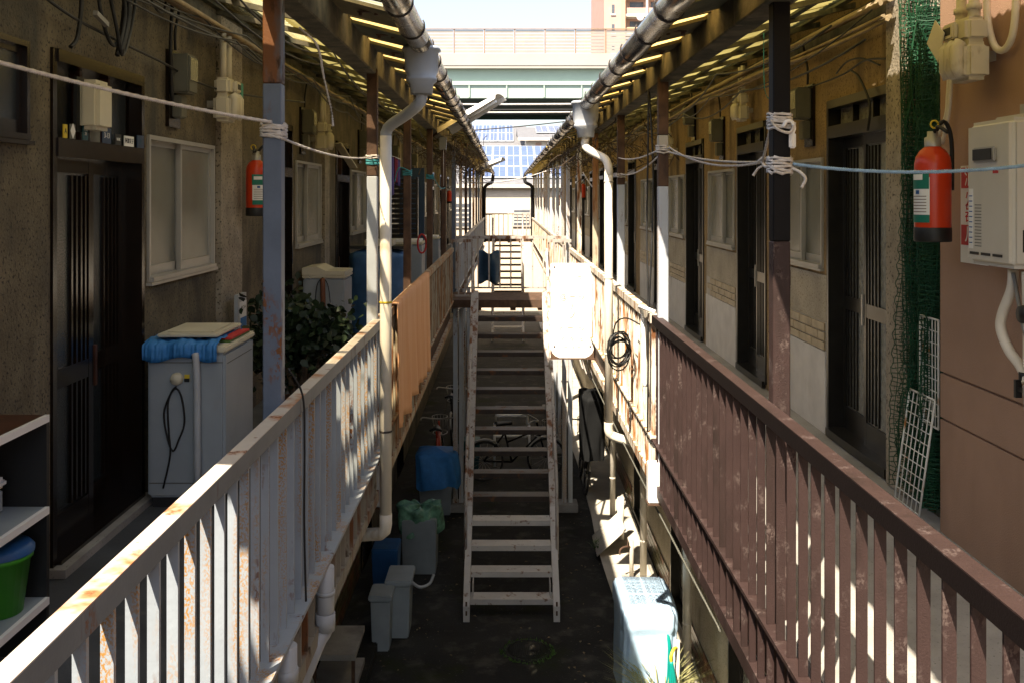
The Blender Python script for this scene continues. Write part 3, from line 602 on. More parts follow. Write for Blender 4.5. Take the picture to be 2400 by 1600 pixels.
# ================================================================ STAIRS AND LANDING
def stairs(yb, yt, label, nw=4):
    x0, x1 = -.43, .55; t = thing('steel_staircase', label, 'stairs', (.06, yb, 0))
    n = 14; rise = DK/(n+1); run = (yt-yb)/(n+.3)
    for x in (x0, x1):
        zof = lambda y: (y-yb)/(yt-yb)*(DK-.02)
        ym = yb + (yt-yb)*.26
        for a, b, mt in ((yb, ym, 'tread_white'), (ym, yt, 'rusty_white_steel')):
            m = MB(); d = .17
            m.add([(x-.035,a,max(0,zof(a)-.0)),(x+.035,a,max(0,zof(a)-.0)),(x+.035,b,zof(b)),(x-.035,b,zof(b)),(x-.035,a,zof(a)+d),(x+.035,a,zof(a)+d),(x+.035,b,zof(b)+d),(x-.035,b,zof(b)+d)],
                  [(0,3,2,1),(4,5,6,7),(0,1,5,4),(1,2,6,5),(2,3,7,6),(3,0,4,7)]); m.build('stringer', mt, t)
        hx = x + (-.03 if x < 0 else .03)
        pts = [(hx, yt+.02, DK-.02), (hx, yt+.02, DK+.74), (hx, yb+.62, .62/(yt-yb)*DK+.80), (hx, yb+.50, .45/(yt-yb)*DK+.10)]
        MB().tube(pts, .019, 8).build('handrail', 'rusty_white_steel', t)
        for fr in (.4, .7):
            yy = yb+(yt-yb)*fr; MB().cyl((hx,yy,zof(yy)+.1), (hx,yy,zof(yy)+.82), .013, 8).build('baluster', 'rusty_white_steel', t)
    for k in range(n):
        y = yb + .10 + run*k; z = rise*(k+1); mt = 'tread_white' if k < nw else 'tread_steel'
        m = MB(); m.box(x0+.036, x1-.036, y, y+.20, z-.006, z); m.box(x0+.036, x1-.036, y, y+.005, z-.06, z-.0061); m.box(x0+.036, x1-.036, y+.195, y+.2, z-.045, z-.0061)
        m.build('tread', mt, t)
    for x in (x0, x1):
        for z in (.14, .24): MB().box(x-.010, x+.010, yb-.003, yb-.0005, z-.07, z-.02).build('bolt_hole', 'rust_steel', t)
    for x in (x0+.06, x1-.07): MB().box(x, x+.012, yb+.14, yb+.32, rise, rise*2-.05).build('riser_plate', 'tread_white', t)
    return t
ST = stairs(10.78, 14.3, 'rusty steel staircase with white lower steps rising from the dark alley floor')
dupt(ST, (0, 20.9, 0), 'distant pale steel staircase seen beyond the first landing')
def landing(y0, y1, label, open_=(-.43,.55)):
    t = thing('stair_landing', label, 'landing', (.07, (y0+y1)/2, DK-.16))
    MB().box(RL-.05, RR+.05, y0, y1, DK-.03, DK).build('floor_plate', 'rust_steel', t)
    MB().box(RL-.05, RR+.05, y0-.015, y0-.001, DK-.10, DK+.012).build('front_beam', 'rust_steel', t)
    for x in (-.4, .1, .5): MB().box(x-.04, x+.04, y0, y1, DK-.14, DK-.031).build('joist', 'rust_steel', t)
    def rail(xa, xb, y, nb, mt='rusty_white_steel'):
        MB().box(xa, xb, y-.025, y+.025, H(-.66), H(-.615)).build('top_rail', mt, t)
        MB().box(xa, xb, y-.012, y+.012, DK+.06, DK+.085).build('lower_rail', mt, t)
        for k in range(nb+1):
            x = xa + .012 + (xb-xa-.024)*k/nb; MB().box(x-.011, x+.011, y-.008, y+.008, DK+.085, H(-.66)).build('baluster', mt, t)
    rail(RL-.02, open_[0]-.05, y0+.02, 3); rail(open_[1]+.05, RR+.02, y0+.02, 3); rail(RL-.02, RR+.02, y1-.02, 10)
    return t
landing(14.32, 15.6, 'rusty stair landing with barred rails bridging the two balconies above the near stairs')
landing(35.22, 36.4, 'far stair landing with barred rails closing the alley')
for i, (y, x) in enumerate(((14.65,.90), (18.0,.92), (21.4,.93), (14.65,-.70), (18.0,-.72))):
    T = thing('landing_post', ['pale square steel post under the landing by the covered bicycle', 'second pale post under the sand side balcony', 'third pale post under the sand side balcony', 'pale post under the landing on the plaster side', 'pale post beyond the landing on the plaster side'][i], 'post', (x, y, 0))
    MB().box(x-.15, x+.15, y-.15, y+.15, 0, .12).build('concrete_base', 'concrete', T, bev=.01)
    MB().box(x-.075, x-.012, y-.06, y+.06, .121, DK-.15).build('shaft', 'cream_paint', T, bev=.004, seg=1)
    MB().box(x+.012, x+.075, y-.06, y+.06, .121, DK-.15).build('shaft', 'cream_paint', T, bev=.004, seg=1)
# white frame stands seen through the steps
T = thing('step_stand', 'white tubular step stand on the ground behind the stairs', 'stand', (.1, 17.4, 0))
for z, y, w in ((.95,17.3,.27), (.62,17.2,.30)):
    m = MB(); m.tube([(.1-w,y,z-.3),(.1-w,y,z),(.1+w,y,z),(.1+w,y,z-.3)], .022, 8); m.build('frame', 'white_paint', T)
    MB().box(.1-w, .1+w, y-.02, y+.12, z-.16, z-.13).build('step', 'white_paint', T)
for x in (-.2, .4):
    for ya, yb_ in ((17.2,17.0),(17.35,17.7)): MB().cyl((x,ya,.66), (x,yb_,0), .02, 8).build('leg', 'white_paint', T)

# ================================================================ WHITE BOARD ON THE RAILING
T = thing('notice_board', 'big white sunlit board with rusty bottom corners hung off the railing', 'board', (.70, 10.6, H(-1.72)))
x0, x1, zt, zb = .475, .935, H(-.71), H(-1.71); r = .06; pts = []
for cx, cz, a in ((x1-r, zb+r, 270), (x1-.015, zt-.015, 0), (x0+.015, zt-.015, 90), (x0+r, zb+r, 180)):
    rr = r if cz < H(-1.2) else .015
    for k in range(6): pts.append((cx+rr*math.cos(R(a+18*k)), cz+rr*math.sin(R(a+18*k))))
n = len(pts); m = MB(); m.add([(x,10.585,z) for x,z in pts]+[(x,10.61,z) for x,z in pts], [tuple(range(n)), tuple(range(2*n-1,n-1,-1))]+[(i,(i+1)%n+0,(i+1)%n+n,i+n)[::-1] for i in range(n)])
m.build('panel', 'white_sign', T)
for s, xc in ((1, x0), (-1, x1)):
    m = MB(); q = [(xc-s*.001, zb+.10), (xc-s*.001, zb+.0), (xc+s*.10, zb-.003), (xc+s*.05, zb+.02), (xc+s*.02, zb+.05)]
    m.add([(a,10.5835,b) for a,b in q], [tuple(range(5)) if s < 0 else tuple(range(4,-1,-1))]); m.build('rusty_corner', 'rust_steel', T)
MB().box(x0-.008, x1+.008, 10.58, 10.615, zb-.016, zb-.002).build('bottom_edge', 'rust_steel', T)
for zz, tx, sz in ((H(-.86),'一 一 ゥ',.06), (H(-1.07),'@ ー っ',.075), (H(-1.17),'/',.10), (H(-1.27),'ノ',.09), (H(-1.40),'r  ー  っ',.075), (H(-1.52),'く  ケ  ュ',.06), (H(-1.60),'ー  ュ ー',.05)):
    text(tx, sz, ((x0+x1)/2, 10.5838, zz), FRONTROT, 'ink_faint', T)
for bx_ in (x0+.04, x1-.04):
    for bz in (zt-.04, zb+.12): MB().lathe([(0,-.006),(.008,-.005),(.01,0)], (bx_,10.585,bz), 10, axis='Y').build('bolt', 'rust_steel', T)
m = MB(); m.bar((x1-.01,10.60,zt-.05), (RR+.0,10.60,H(-.76)), .02, .02); m.bar((x1-.01,10.60,zb+.2), (RR,10.60,zb+.2), .02, .02); m.build('bracket', 'rust_steel', T)

# ================================================================ THINGS ON THE WHITE-RAILED BALCONY
def washer(label, x0, x1, y0, y1, h, body='washer_grey', lidm='washer_cream', z=DK):
    t = thing('washing_machine', label, 'washing machine', ((x0+x1)/2, (y0+y1)/2, z))
    MB().box(x0, x1, y0, y1, z+.05, z+h-.05).build('body', body, t, bev=.014)
    MB().box(x0+.02, x1-.02, y0+.02, y1-.02, z, z+.05).build('plinth', 'rubber', t)
    MB().box(x0-.006, x1+.006, y0-.006, y1+.006, z+h-.049, z+h-.02).build('top_rim', lidm, t, bev=.006)
    return t
W1 = washer('grey washing machine under the plaster window, blue sheet under its lid', -1.73, -1.355, 4.80, 5.34, .80)
z = DK+.78
MB().tube(spline([(-1.49,4.77,z-.03),(-1.485,4.765,z-.06),(-1.48,4.765,z-.2),(-1.478,4.765,z-.66)], 5), .017, 10).build('drain_hose', 'pvc_grey', W1)
MB().lathe([(0,-.03),(.026,-.028),(.03,-.012),(.03,0)], (-1.585,4.80,z-.155), 20, axis='Y').build('knob', 'washer_cream', W1)
MB().tube(spline([(-1.585,4.785,z-.19),(-1.61,4.785,z-.22),(-1.645,4.787,z-.32),(-1.625,4.787,z-.45),(-1.6,4.787,z-.50),(-1.575,4.785,z-.45),(-1.545,4.783,z-.36),(-1.56,4.783,z-.24),(-1.59,4.783,z-.20),(-1.625,4.785,z-.27),(-1.62,4.785,z-.42),(-1.615,4.787,z-.52),(-1.65,4.79,z-.68)], 6), .0045, 6).build('power_cord', 'cable_black', W1)
m = MB(); m.box(-1.55,-1.525,4.796,4.799,z-.17,z-.135); m.build('sticker', 'label_yellow', W1); MB().box(-1.55,-1.525,4.794,4.7955,z-.17,z-.153).build('sticker', 'black', W1)
m = MB(); m.box(-1.70,-1.40,4.84,5.28,z+.036,z+.052); lid = m.build('lid', 'washer_cream', W1, bev=.006)
for zz in (DK+.12, DK+.70): MB().box(-1.72,-1.365,4.7975,4.7995,zz,zz+.004).build('panel_seam', 'plate_grey', W1)
MB().box(-1.3548,-1.3535,4.84,5.30,DK+.69,DK+.694).build('panel_seam', 'plate_grey', W1)
m = MB(); m.box(-1.665,-1.435,4.89,5.23,z+.0525,z+.058); m.build('lid_inset', 'washer_cream', lid, bev=.003)
def tarpf(u, v):
    x = -1.745 + .36*u; y = 4.775 + .46*v
    e = .012*math.sin(u*23)+.008*math.sin(u*41)+.006*math.sin(u*83+v*9)+.005*math.sin(u*131-v*20)
    if v < .12: return (x, 4.772-.006*math.sin(u*15)+e*.3, z+.024-.085*(1-v/.12)*(1+.15*math.sin(u*9)))
    return (x, y, z + .024 + .006*math.sin(u*14+v*5) + .003*math.sin(u*47+v*30))
T = tag(MB().grid(tarpf, 110, 30).build('blue_sheet', 'tarp_blue', None, solid=.001), 'crumpled bright blue sheet tucked under washing machine lid', 'sheet')
T = thing('folded_paper_stack', 'stack of folded flyers on the grey washing machine beside the lid', 'papers', (-1.40, 5.1, z))
for k in range(4): MB().box(-1.42+.004*k,-1.365+.003*k,4.86+.02*k,5.32-.02*k,z-.02+.011*k+.001,z-.01+.011*k).build('flyer', ('label_white','paper','leaf_weed','red_print')[k], T)
# bookshelf
T = thing('shelf_unit', 'dark open shelf unit with white-edged boards against the plaster wall', 'shelf', (-1.64, 2.6, DK))
MB().box(-1.795,-1.50,3.25,3.27,DK,H(-.72)).build('end_panel', 'black', T); MB().box(-1.795,-1.785,1.9,3.25,DK,H(-.72)).build('back_panel', 'black', T)
for h, wm in ((-.71,'wood_old'), (-1.01,'white_paint'), (-1.305,'white_paint')):
    b = MB().box(-1.784,-1.505,1.9,3.249,H(h)-.02,H(h)).build('board', 'wood_red' if h > -.8 else 'bin_pale', T)
    MB().box(-1.504,-1.49,1.9,3.249,H(h)-.022,H(h)+.001).build('board_edge', 'white_paint', T)
T = thing('bucket', 'green plastic bucket with blue lid on the bottom shelf board', 'bucket', (-1.60, 3.13, H(-1.304)))
MB().lathe([(0,0),(.075,0),(.098,.17),(.105,.17),(.105,.185),(.097,.185),(.07,.01)], (-1.60,3.13,H(-1.304)), 24).build('pail', 'green_plastic', T)
MB().lathe([(.109,.186),(.109,.2),(.095,.215),(0,.217)], (-1.60,3.13,H(-1.304)), 24).build('lid', 'blue_plastic', T)
T = thing('storage_box', 'white lidded storage box on the middle shelf board', 'box', (-1.66, 2.85, H(-1.009)))
MB().box(-1.77,-1.61,2.72,3.19,H(-1.009),H(-.93)).build('body', 'bin_pale', T, bev=.008); MB().box(-1.78,-1.60,2.71,3.20,H(-.929),H(-.895)).build('lid', 'white_paint', T, bev=.012)
tag(MB().box(-1.77,-1.63,2.80,3.17,H(-.894),H(-.845)).build('carton', 'blue_plastic', None, bev=.003), 'flat dark blue carton lying on the white storage box', 'carton')
# wall things by the first door
T = thing('porch_lamp', 'rectangular cream porch lamp fixed on the dark door transom', 'lamp', (-1.74, 4.22, H(.27)))
MB().box(-1.80,-1.785,4.14,4.32,H(.27),H(.50)).build('back_plate', 'black', T); MB().box(-1.784,-1.70,4.15,4.31,H(.28),H(.49)).build('diffuser', 'washer_cream', T, bev=.018)
def plate(body, y0, y1, z0, z1, mt, inkm, label, size, X=XL+.0185, cat='plate'):
    t = thing('name_plate', label, cat, (X, (y0+y1)/2, z0)); MB().box(X, X+.004, y0, y1, z0, z1).build('backing', mt, t)
    if body: text(body, size, (X+.0048, (y0+y1)/2, (z0+z1)/2), LEFTROT, inkm, t)
zp = H(.236)
plate('阿部文子', 4.64, 4.755, zp, zp+.048, 'label_white', 'ink', 'small white name plate with black characters over the dark sliding door', .026)
plate('3-13', 4.385, 4.48, zp, zp+.068, 'plate_blue', 'label_white', 'dark blue house number plate over the dark sliding door', .034)
plate('2', 4.80, 4.885, zp, zp+.06, 'plate_blue', 'plate_teal', 'faded blue plate last in the row over the dark sliding door', .03)
plate('三菱\n28', 4.185, 4.235, zp+.002, zp+.075, 'plate_teal', 'label_white', 'narrow teal plate with two lines over the dark sliding door', .02)
plate('♦', 4.06, 4.11, zp, zp+.06, 'plate_grey', 'label_white', 'little grey sticker with pale diamond over the dark sliding door', .06)
plate('NHK', 4.53, 4.60, zp, zp+.05, 'black', 'label_white', 'black sticker with pale letters over the dark sliding door', .02)
plate('', 4.255, 4.36, zp, zp+.055, 'plate_grey', 'ink', 'blank faded grey plate over the dark sliding door', .02)
plate('A', 4.0, 4.035, zp, zp+.055, 'label_yellow', 'ink', 'tiny yellowed sticker first in the row over the dark sliding door', .03)
def elec_meter(label, X, so, y, h, s=1., group=None):
    t = thing('electric_meter', label, 'meter', (X, y, h), group); o = lambda d: X+so*d
    MB().box(o(0), o(.02), y-.09*s, y+.09*s, h-.05*s, h+.36*s).build('mounting_board', 'wood_door', t)
    MB().box(o(.021), o(.12), y-.075*s, y+.075*s, h+.13*s, h+.34*s).build('case', 'plate_grey', t, bev=.01)
    MB().box(o(.121), o(.126), y-.06*s, y+.06*s, h+.2*s, h+.32*s).build('window', 'glass_frost', t)
    MB().box(o(.021), o(.07), y-.05*s, y+.05*s, h-.0*s, h+.12*s).build('terminal_cover', 'plate_grey', t, bev=.006)
    MB().tube(spline([(o(.04),y-.05,h+.36*s),(o(.05),y-.08,h+.46*s),(o(.06),y-.02,h+.62*s)], 5), .008, 6).build('cable', 'cable_black', t)
    return t
elec_meter('grey electric meter box on the plaster wall above the frosted window', XL, 1, 5.35, H(.42))
def gas_meter(label, X, so, y, h, s=1., tagp=False, group=None):
    t = thing('gas_meter', label, 'meter', (X, y, h), group); o = lambda d: X+so*d*s; c = lambda d: d*s
    MB().box(o(.05), o(.15), y-c(.095), y+c(.095), h+c(.0), h+c(.15)).build('body', 'meter_cream', t, bev=.02*s, seg=3)
    MB().box(o(.055), o(.145), y-c(.09), y+c(.09), h+c(.151), h+c(.25)).build('upper_case', 'meter_cream', t, bev=.018*s, seg=3)
    for dy in (-.05, .0, .05):
        MB().tube([(o(.15),y+c(dy),h+c(.02)),(o(.165),y+c(dy),h+c(.05)),(o(.165),y+c(dy),h+c(.13)),(o(.15),y+c(dy),h+c(.15))], c(.026), 10).build('rib', 'meter_cream', t)
    MB().box(o(.146), o(.17), y-c(.02), y+c(.075), h+c(.17), h+c(.235)).build('counter', 'meter_cream', t, bev=.006*s); MB().box(o(.1705), o(.172), y+c(.0), y+c(.06), h+c(.188), h+c(.218)).build('dial', 'black', t)
    for dy in (-.055, .055):
        MB().lathe([(.024,.0),(.024,.03),(.03,.03),(.03,.05),(.02,.055),(.018,.3)], (o(.10),y+c(dy),h+c(.25)), 10).build('pipe_stub', 'meter_cream', t) if s == 1 else MB().cyl((o(.1),y+c(dy),h+c(.25)),(o(.1),y+c(dy),h+c(.5)),c(.02),8).build('pipe_stub', 'meter_cream', t)
    MB().box(o(.0), o(.05), y-.03*s, y+.03*s, h+c(.08), h+c(.12)).build('bracket', 'aluminium', t)
    return t
gas_meter('cream gas meter beside the electric meter on the plaster wall', XL, 1, 6.02, H(.45), 1.05)
tag(MB().box(XL+.16,XL+.164,6.15,6.20,H(.60),H(.70)).build('meter_tag', 'teal_plastic'), 'small teal tag hanging off the cream gas meter', 'tag')
def extinguisher(label, x, y, z, s=1., face=0, group=None, detail=True):
    t = thing('fire_extinguisher', label, 'extinguisher', (x, y, z), group); r = .068*s
    MB().lathe([(0,.03),(r*.98,.03),(r,.045),(r,.30*s),(r*.93,.33*s),(r*.7,.355*s),(r*.42,.37*s),(r*.42,.38*s),(0,.38*s)], (x,y,z), 24).build('cylinder', 'red_paint', t)
    MB().lathe([(0,0),(r*1.0,0),(r*1.03,.005),(r*1.03,.052*s),(r*1.0,.056*s)], (x,y,z), 24).build('skirt', 'black', t)
    MB().lathe([(r*.45,.37*s),(r*.45,.405*s),(r*.3,.41*s),(r*.3,.43*s),(0,.43*s)], (x,y,z), 14).build('valve', 'aluminium', t)
    MB().tube(spline([(x,y-.01,z+.42*s),(x+.0,y-.05,z+.445*s),(x+.01,y-.11*s,z+.42*s)], 4), .008, 6).build('lever', 'black', t)
    MB().tube(spline([(x,y,z+.41*s),(x+.05*s,y+.02,z+.47*s),(x+.085*s,y+.03,z+.40*s),(x+.088*s,y+.03,z+.2*s)], 5), .009, 8).build('hose', 'black', t)
    if detail:
        pr = lambda a, b: [(r+.0012,a*s),(r+.0012,b*s)]
        MB().lathe(pr(.10,.25), (x,y,z), 10, face-38, face+38).build('label_field', 'label_white', t); MB().lathe([(r+.0022,.205*s),(r+.0022,.275*s)], (x,y,z), 10, face-40, face+36).build('label_band', 'label_green', t); MB().lathe([(r+.0022,.075*s),(r+.0022,.105*s)], (x,y,z), 10, face-38, face+38).build('label_band', 'label_green', t)
        for k in range(6): MB().lathe([(r+.0024,(.115+.012*k)*s),(r+.0024,(.118+.012*k)*s)], (x,y,z), 8, face-30, face+28).build('print_line', 'ink_faint', t)
        MB().lathe([(r+.0034,.185*s),(r+.0034,.2*s)], (x,y,z), 5, face-12, face+4).build('round_mark', 'label_blue', t); MB().lathe([(r+.0034,.24*s),(r+.0034,.262*s)], (x,y,z), 6, face-30, face+16).build('band_print', 'label_white', t)
        MB().tube([(x-.01+.016*math.cos(a*.63), y-.04, z+.455*s+.016*math.sin(a*.63)) for a in range(11)], .004, 6).build('safety_pin', 'label_yellow', t)
    MB().box(x-.015, x+.015, y+r, y+r+.02, z+.22*s, z+.26*s).build('wall_bracket', 'black', t)
    return t
extinguisher('red fire extinguisher hung on the plaster wall beside the blue-grey post', -1.66, 6.62, H(-.13), 1.0, -60)
# potted succulent
T = thing('potted_plant', 'bushy dark jade plant in a clay pot behind the blue-grey post', 'plant', (-1.24, 6.0, DK))
MB().lathe([(0,0),(.10,0),(.15,.24),(.165,.24),(.165,.29),(.145,.29),(.14,.2),(0,.2)], (-1.24,6.0,DK), 20).build('pot', 'clay', T)
m = MB(); tips = []
for k in range(9):
    a = random.uniform(0,6.28); e = random.uniform(.1,.28); top = Vector((-1.24+e*math.cos(a), 6.0+e*math.sin(a), DK+random.uniform(.48,.82)))
    m.tube(spline([(-1.24,6.0,DK+.2),(-1.24+e*.3*math.cos(a),6.0+e*.3*math.sin(a),DK+.33),top], 4), [.022-.0014*i for i in range(9)], 6); tips.append(top)
m.build('stems', 'bark', T); m = MB()
for k in range(2600):
    c = random.choice(tips) + Vector((random.gauss(0,.085), random.gauss(0,.085), random.gauss(.02,.075)))
    d = Vector((random.gauss(0,1), random.gauss(0,1), random.gauss(.5,.8))).normalized(); s = d.orthogonal().normalized(); b = d.cross(s); L_ = random.uniform(.04,.065); w = L_*.38
    s = (s*math.cos(k)+b*math.sin(k)).normalized(); nn = d.cross(s)
    m.add([c, c+d*L_*.5+s*w+nn*.004, c+d*L_*.85+s*w*.7, c+d*L_, c+d*L_*.85-s*w*.7, c+d*L_*.5-s*w+nn*.004], [(0,1,2,3),(0,3,4,5)], True)
m.build('leaves', 'leaf', T)
MB().tube([(-1.10,6.02,DK+.02),(-1.12,6.0,DK+.22),(-1.15,6.0,DK+.36)], .012, 6).build('watering_stake', 'pvc_grey', T)
# paper in holder near pier
T = thing('leaflet_holder', 'plastic holder with white and blue leaflet on the plaster pier', 'leaflet', (-1.69, 6.27, H(-.86)))
MB().box(XL+.091,XL+.115,6.26,6.46,H(-.88),H(-.62)).build('pocket', 'pvc_grey', T); MB().box(XL+.116,XL+.119,6.29,6.45,H(-.84),H(-.67)).build('leaflet', 'label_white', T); MB().box(XL+.1195,XL+.121,6.30,6.44,H(-.84),H(-.77)).build('leaflet_picture', 'tarp_blue', T)
text('ペイント', .03, (XL+.1197, 6.37, H(-.71)), LEFTROT, 'ink', T)
W2 = washer('second grey washing machine with brown drain hose, dusty slanted lid', -1.76, -1.40, 8.62, 9.05, .84)
z = DK+.82
m = MB(); m.add([(-1.765,8.61,z),(-1.395,8.61,z),(-1.395,9.06,z),(-1.765,9.06,z),(-1.765,8.61,z+.06),(-1.64,8.61,z+.075),(-1.56,8.61,z+.035),(-1.395,8.61,z+.03),(-1.765,9.06,z+.06),(-1.64,9.06,z+.075),(-1.56,9.06,z+.035),(-1.395,9.06,z+.03)],
   [(0,1,7,6,5,4),(3,8,9,10,11,2),(4,5,9,8),(5,6,10,9),(6,7,11,10),(1,2,11,7),(0,4,8,3),(0,3,2,1)]); m.build('lid', 'washer_cream', W2)
MB().tube(spline([(-1.585,8.6,z-.03),(-1.58,8.585,z-.12),(-1.575,8.585,z-.4),(-1.57,8.585,z-.72)], 5), .022, 10).build('drain_hose', 'hose_brown', W2)
for s in (-1, 1): MB().tube(spline([(-1.585,8.605,z-.02),(-1.585+.05*s,8.6,z-.1),(-1.58+.07*s,8.6,z-.38),(-1.575+.05*s,8.6,z-.66)], 5), .004, 5).build('power_cord', 'cable_black', W2)
def bundle(name, label, cat, c, sx, sy, sz, mt, lump=.05, seed=1, group=None, skirt=.0):
    rnd = random.Random(seed); ph = [rnd.uniform(0,6.28) for _ in range(8)]; m = MB()
    def fn(u, v):
        a = 2*math.pi*u; e = 4.; cx = math.copysign(abs(math.cos(a))**(2/e), math.cos(a)); cy = math.copysign(abs(math.sin(a))**(2/e), math.sin(a))
        if v > .86: f = max(0, (1-v)/.14); z_ = sz*(1 - .05*(f**2)) + .01*math.sin(5*a+ph[0])
        else: f = 1.0; z_ = sz*.95*v/.86
        w = 1 + lump*(math.sin(3*a+ph[1]+4*v)*.5 + math.sin(7*a+ph[2]-6*v)*.35 + math.sin(13*a+ph[3]+9*v)*.25) + skirt*(1-v)*(1+.4*math.sin(6*a+ph[4]))
        return (c[0]+sx/2*cx*f*w, c[1]+sy/2*cy*f*w, c[2]+z_+lump*.06*math.sin(9*a*f+ph[5]))
    m.grid(fn, 48, 22); o = m.build(name, mt); tag(o, label, cat, group); return o
bundle('covered_appliance', 'tall appliance wrapped in dull blue tarpaulin by the plaster wall', 'covered appliance', (-1.36, 10.7, DK), .62, .62, .94, 'tarp_deep', .035, 3)
T = thing('crate_lid', 'dark flat tray lying on the dull blue wrapped appliance', 'tray', (-1.36, 10.7, DK+.94)); MB().box(-1.66,-1.08,10.5,10.9,DK+.945,DK+.975).build('tray', 'black', T, bev=.005); MB().box(-1.5,-1.2,10.55,10.85,DK+.976,DK+1.04).build('carton', 'washer_cream', T, bev=.004)
for i, (x0, x1, y0, h, lb) in enumerate(((-1.5,-1.05,12.4,.95,'pale washing machine past the dull blue wrapped appliance'), (-1.55,-1.1,16.2,.85,'pale washing machine beyond the stair landing'))):
    w = washer(lb, x0, x1, y0, y0+.5, h, 'washer_grey'); MB().box(x0+.02,x1-.02,y0+.03,y0+.47,DK+h-.0195,DK+h+.01).build('lid', 'white_paint', w, bev=.006)
tag(MB().tube([(-.98+.05*math.cos(a*.42),11.6,H(-.55)+.11*math.sin(a*.42)) for a in range(16)], .012, 6).build('pink_hoop', 'red_print'), 'pink hose loop hanging by the rusty post', 'hose')
# louvred screen and boards
T = thing('louvre_screen', 'dark slatted louvre screen leaning by the plaster wall past white window', 'screen', (-1.45, 12.9, DK))
for k in range(26): MB().box(-1.6,-1.15,12.9,12.93,DK+.05+.065*k,DK+.10+.065*k).build('slat', 'wood_door', T)
for x in (-1.61,-1.17): MB().box(x,x+.03,12.88,12.95,DK,DK+1.75).build('stile', 'wood_door', T)
tag(MB().box(-1.5,-1.15,14.0,14.05,DK,DK+1.9).build('blue_board', 'board_navy'), 'tall blue board standing on the plaster-side balcony by the landing', 'board')
# orange cloth over the railing
def cloth(u, v):
    y = 6.62 + 2.75*u; fold = .016*math.sin(u*34)+.012*math.sin(u*61+1)+.008*math.sin(u*97)
    zt = H(-.722); drop = .80 + .06*u + .025*math.sin(u*9)
    if v < .18:
        a = v/.18; return (RL-.05+.085*a, y, zt+.012-.10*(1-a)**2*.6)
    a = (v-.18)/.82; return (RL+.035+.012+fold*a+.012*a, y+.05*a*math.sin(u*5)-.22*a*(1-u)*.4, zt+.008-drop*a)
tag(MB().grid(cloth, 110, 22).build('orange_cloth', 'towel_orange', None, solid=.004), 'large orange striped cloth draped over the rusted railing', 'cloth')
T = thing('laundry', 'purple and red laundry hung under the plaster-side canopy', 'laundry', (-1.05, 9.0, H(.12)))
for i, (y, mt, L_) in enumerate(((8.9,'cloth_purple',.34), (9.25,'cloth_red',.22), (9.5,'cloth_purple',.25))):
    MB().grid(lambda u, v: (-1.05+.02*math.sin(u*9+i), y+.28*u, H(.36)-L_*v+.01*math.sin(u*7)), 10, 6).build('garment', mt, T, solid=.003)
MB().cyl((-1.05,8.8,H(.37)),(-1.05,9.9,H(.37)),.006,6).build('rod', 'aluminium', T)
# meters and clutter further along both walls
for i, (y, h) in enumerate(((9.2,.42), (12.6,.45), (16,.45), (19.2,.45))):
    if i < 2: gas_meter(['cream gas meter above the second plaster-side window', 'cream gas meter above the third plaster-side window'][i], XL, 1, y, H(h), 1.06)
    elec_meter(['grey electric meter above the second plaster-side window','grey electric meter above the third plaster-side window','electric meter beyond the landing, nearer one on plaster','electric meter beyond the landing, farther one on plaster'][i], XL, 1, y-.45, H(h))
tag(MB().bar((XL+.06,10.3,H(.55)),(XL+.2,10.45,H(.30)),.12,.01).build('paper_tag', 'paper'), 'cream paper tag hanging askew by the second gas meter', 'tag')
for x, y, h, lb in ((-1.62,17.9,-.14,'small red extinguisher on plaster wall just past the landing'), (-1.65,29.0,-.2,'tiny far red extinguisher on plaster wall beyond the landing'), (1.72,33.0,-.3,'tiny red extinguisher at the far end of sand wall'), (1.75,22.7,-.08,'small red extinguisher past the landing on sand wall')):
    extinguisher(lb, x, y, H(h), 1.0, -90, None, False)
# fluorescent lamps on arms
def arm_lamp(label, a, b):
    a, b = Vector(a), Vector(b); t = thing('fluorescent_lamp', label, 'lamp', tuple(a)); d = (b-a).normalized(); up = Vector((0,0,1)); sd = d.cross(up).normalized(); n_ = sd.cross(d)
    m = MB(); w = .14
    for q in (a, b):
        pass
    prof = [(-w,-.05),(-w*.75,.02),(-w*.3,.06),(w*.3,.06),(w*.75,.02),(w,-.05)]
    vs_ = [a+sd*x+n_*z_ for x, z_ in prof]+[b+sd*x*.8+n_*z_*.6 for x, z_ in prof]
    m.add(vs_, [(i,i+1,i+7,i+6) for i in range(5)], False); m.build('reflector', 'lamp_white', t, solid=.003)
    MB().cyl(tuple(a+d*.08-n_*.022), tuple(b-d*.06-n_*.022), .014, 10).build('tube', 'tube_glass', t)
    MB().tube([tuple(a-d*.18-n_*.0), tuple(a+d*.2+n_*.02)], .014, 8).build('arm', 'rust_steel', t)
    MB().box(a.x-.045, a.x+.03, a.y-.02, a.y+.05, a.z-.22, a.z-.08).build('switch_box', 'glass_frost', t); MB().cyl((a.x,a.y,a.z-.22),(a.x,a.y,a.z-.62),.003,5).build('pull_cord', 'rope_white', t)
arm_lamp('long white fluorescent lamp jutting out from the plaster-side eave', (-.69,11.0,H(.735)), (-.066,10.6,H(1.06)))
arm_lamp('small far white fluorescent lamp jutting out past the landing', (-.62,21.5,H(.60)), (-.06,21.2,H(.80)))
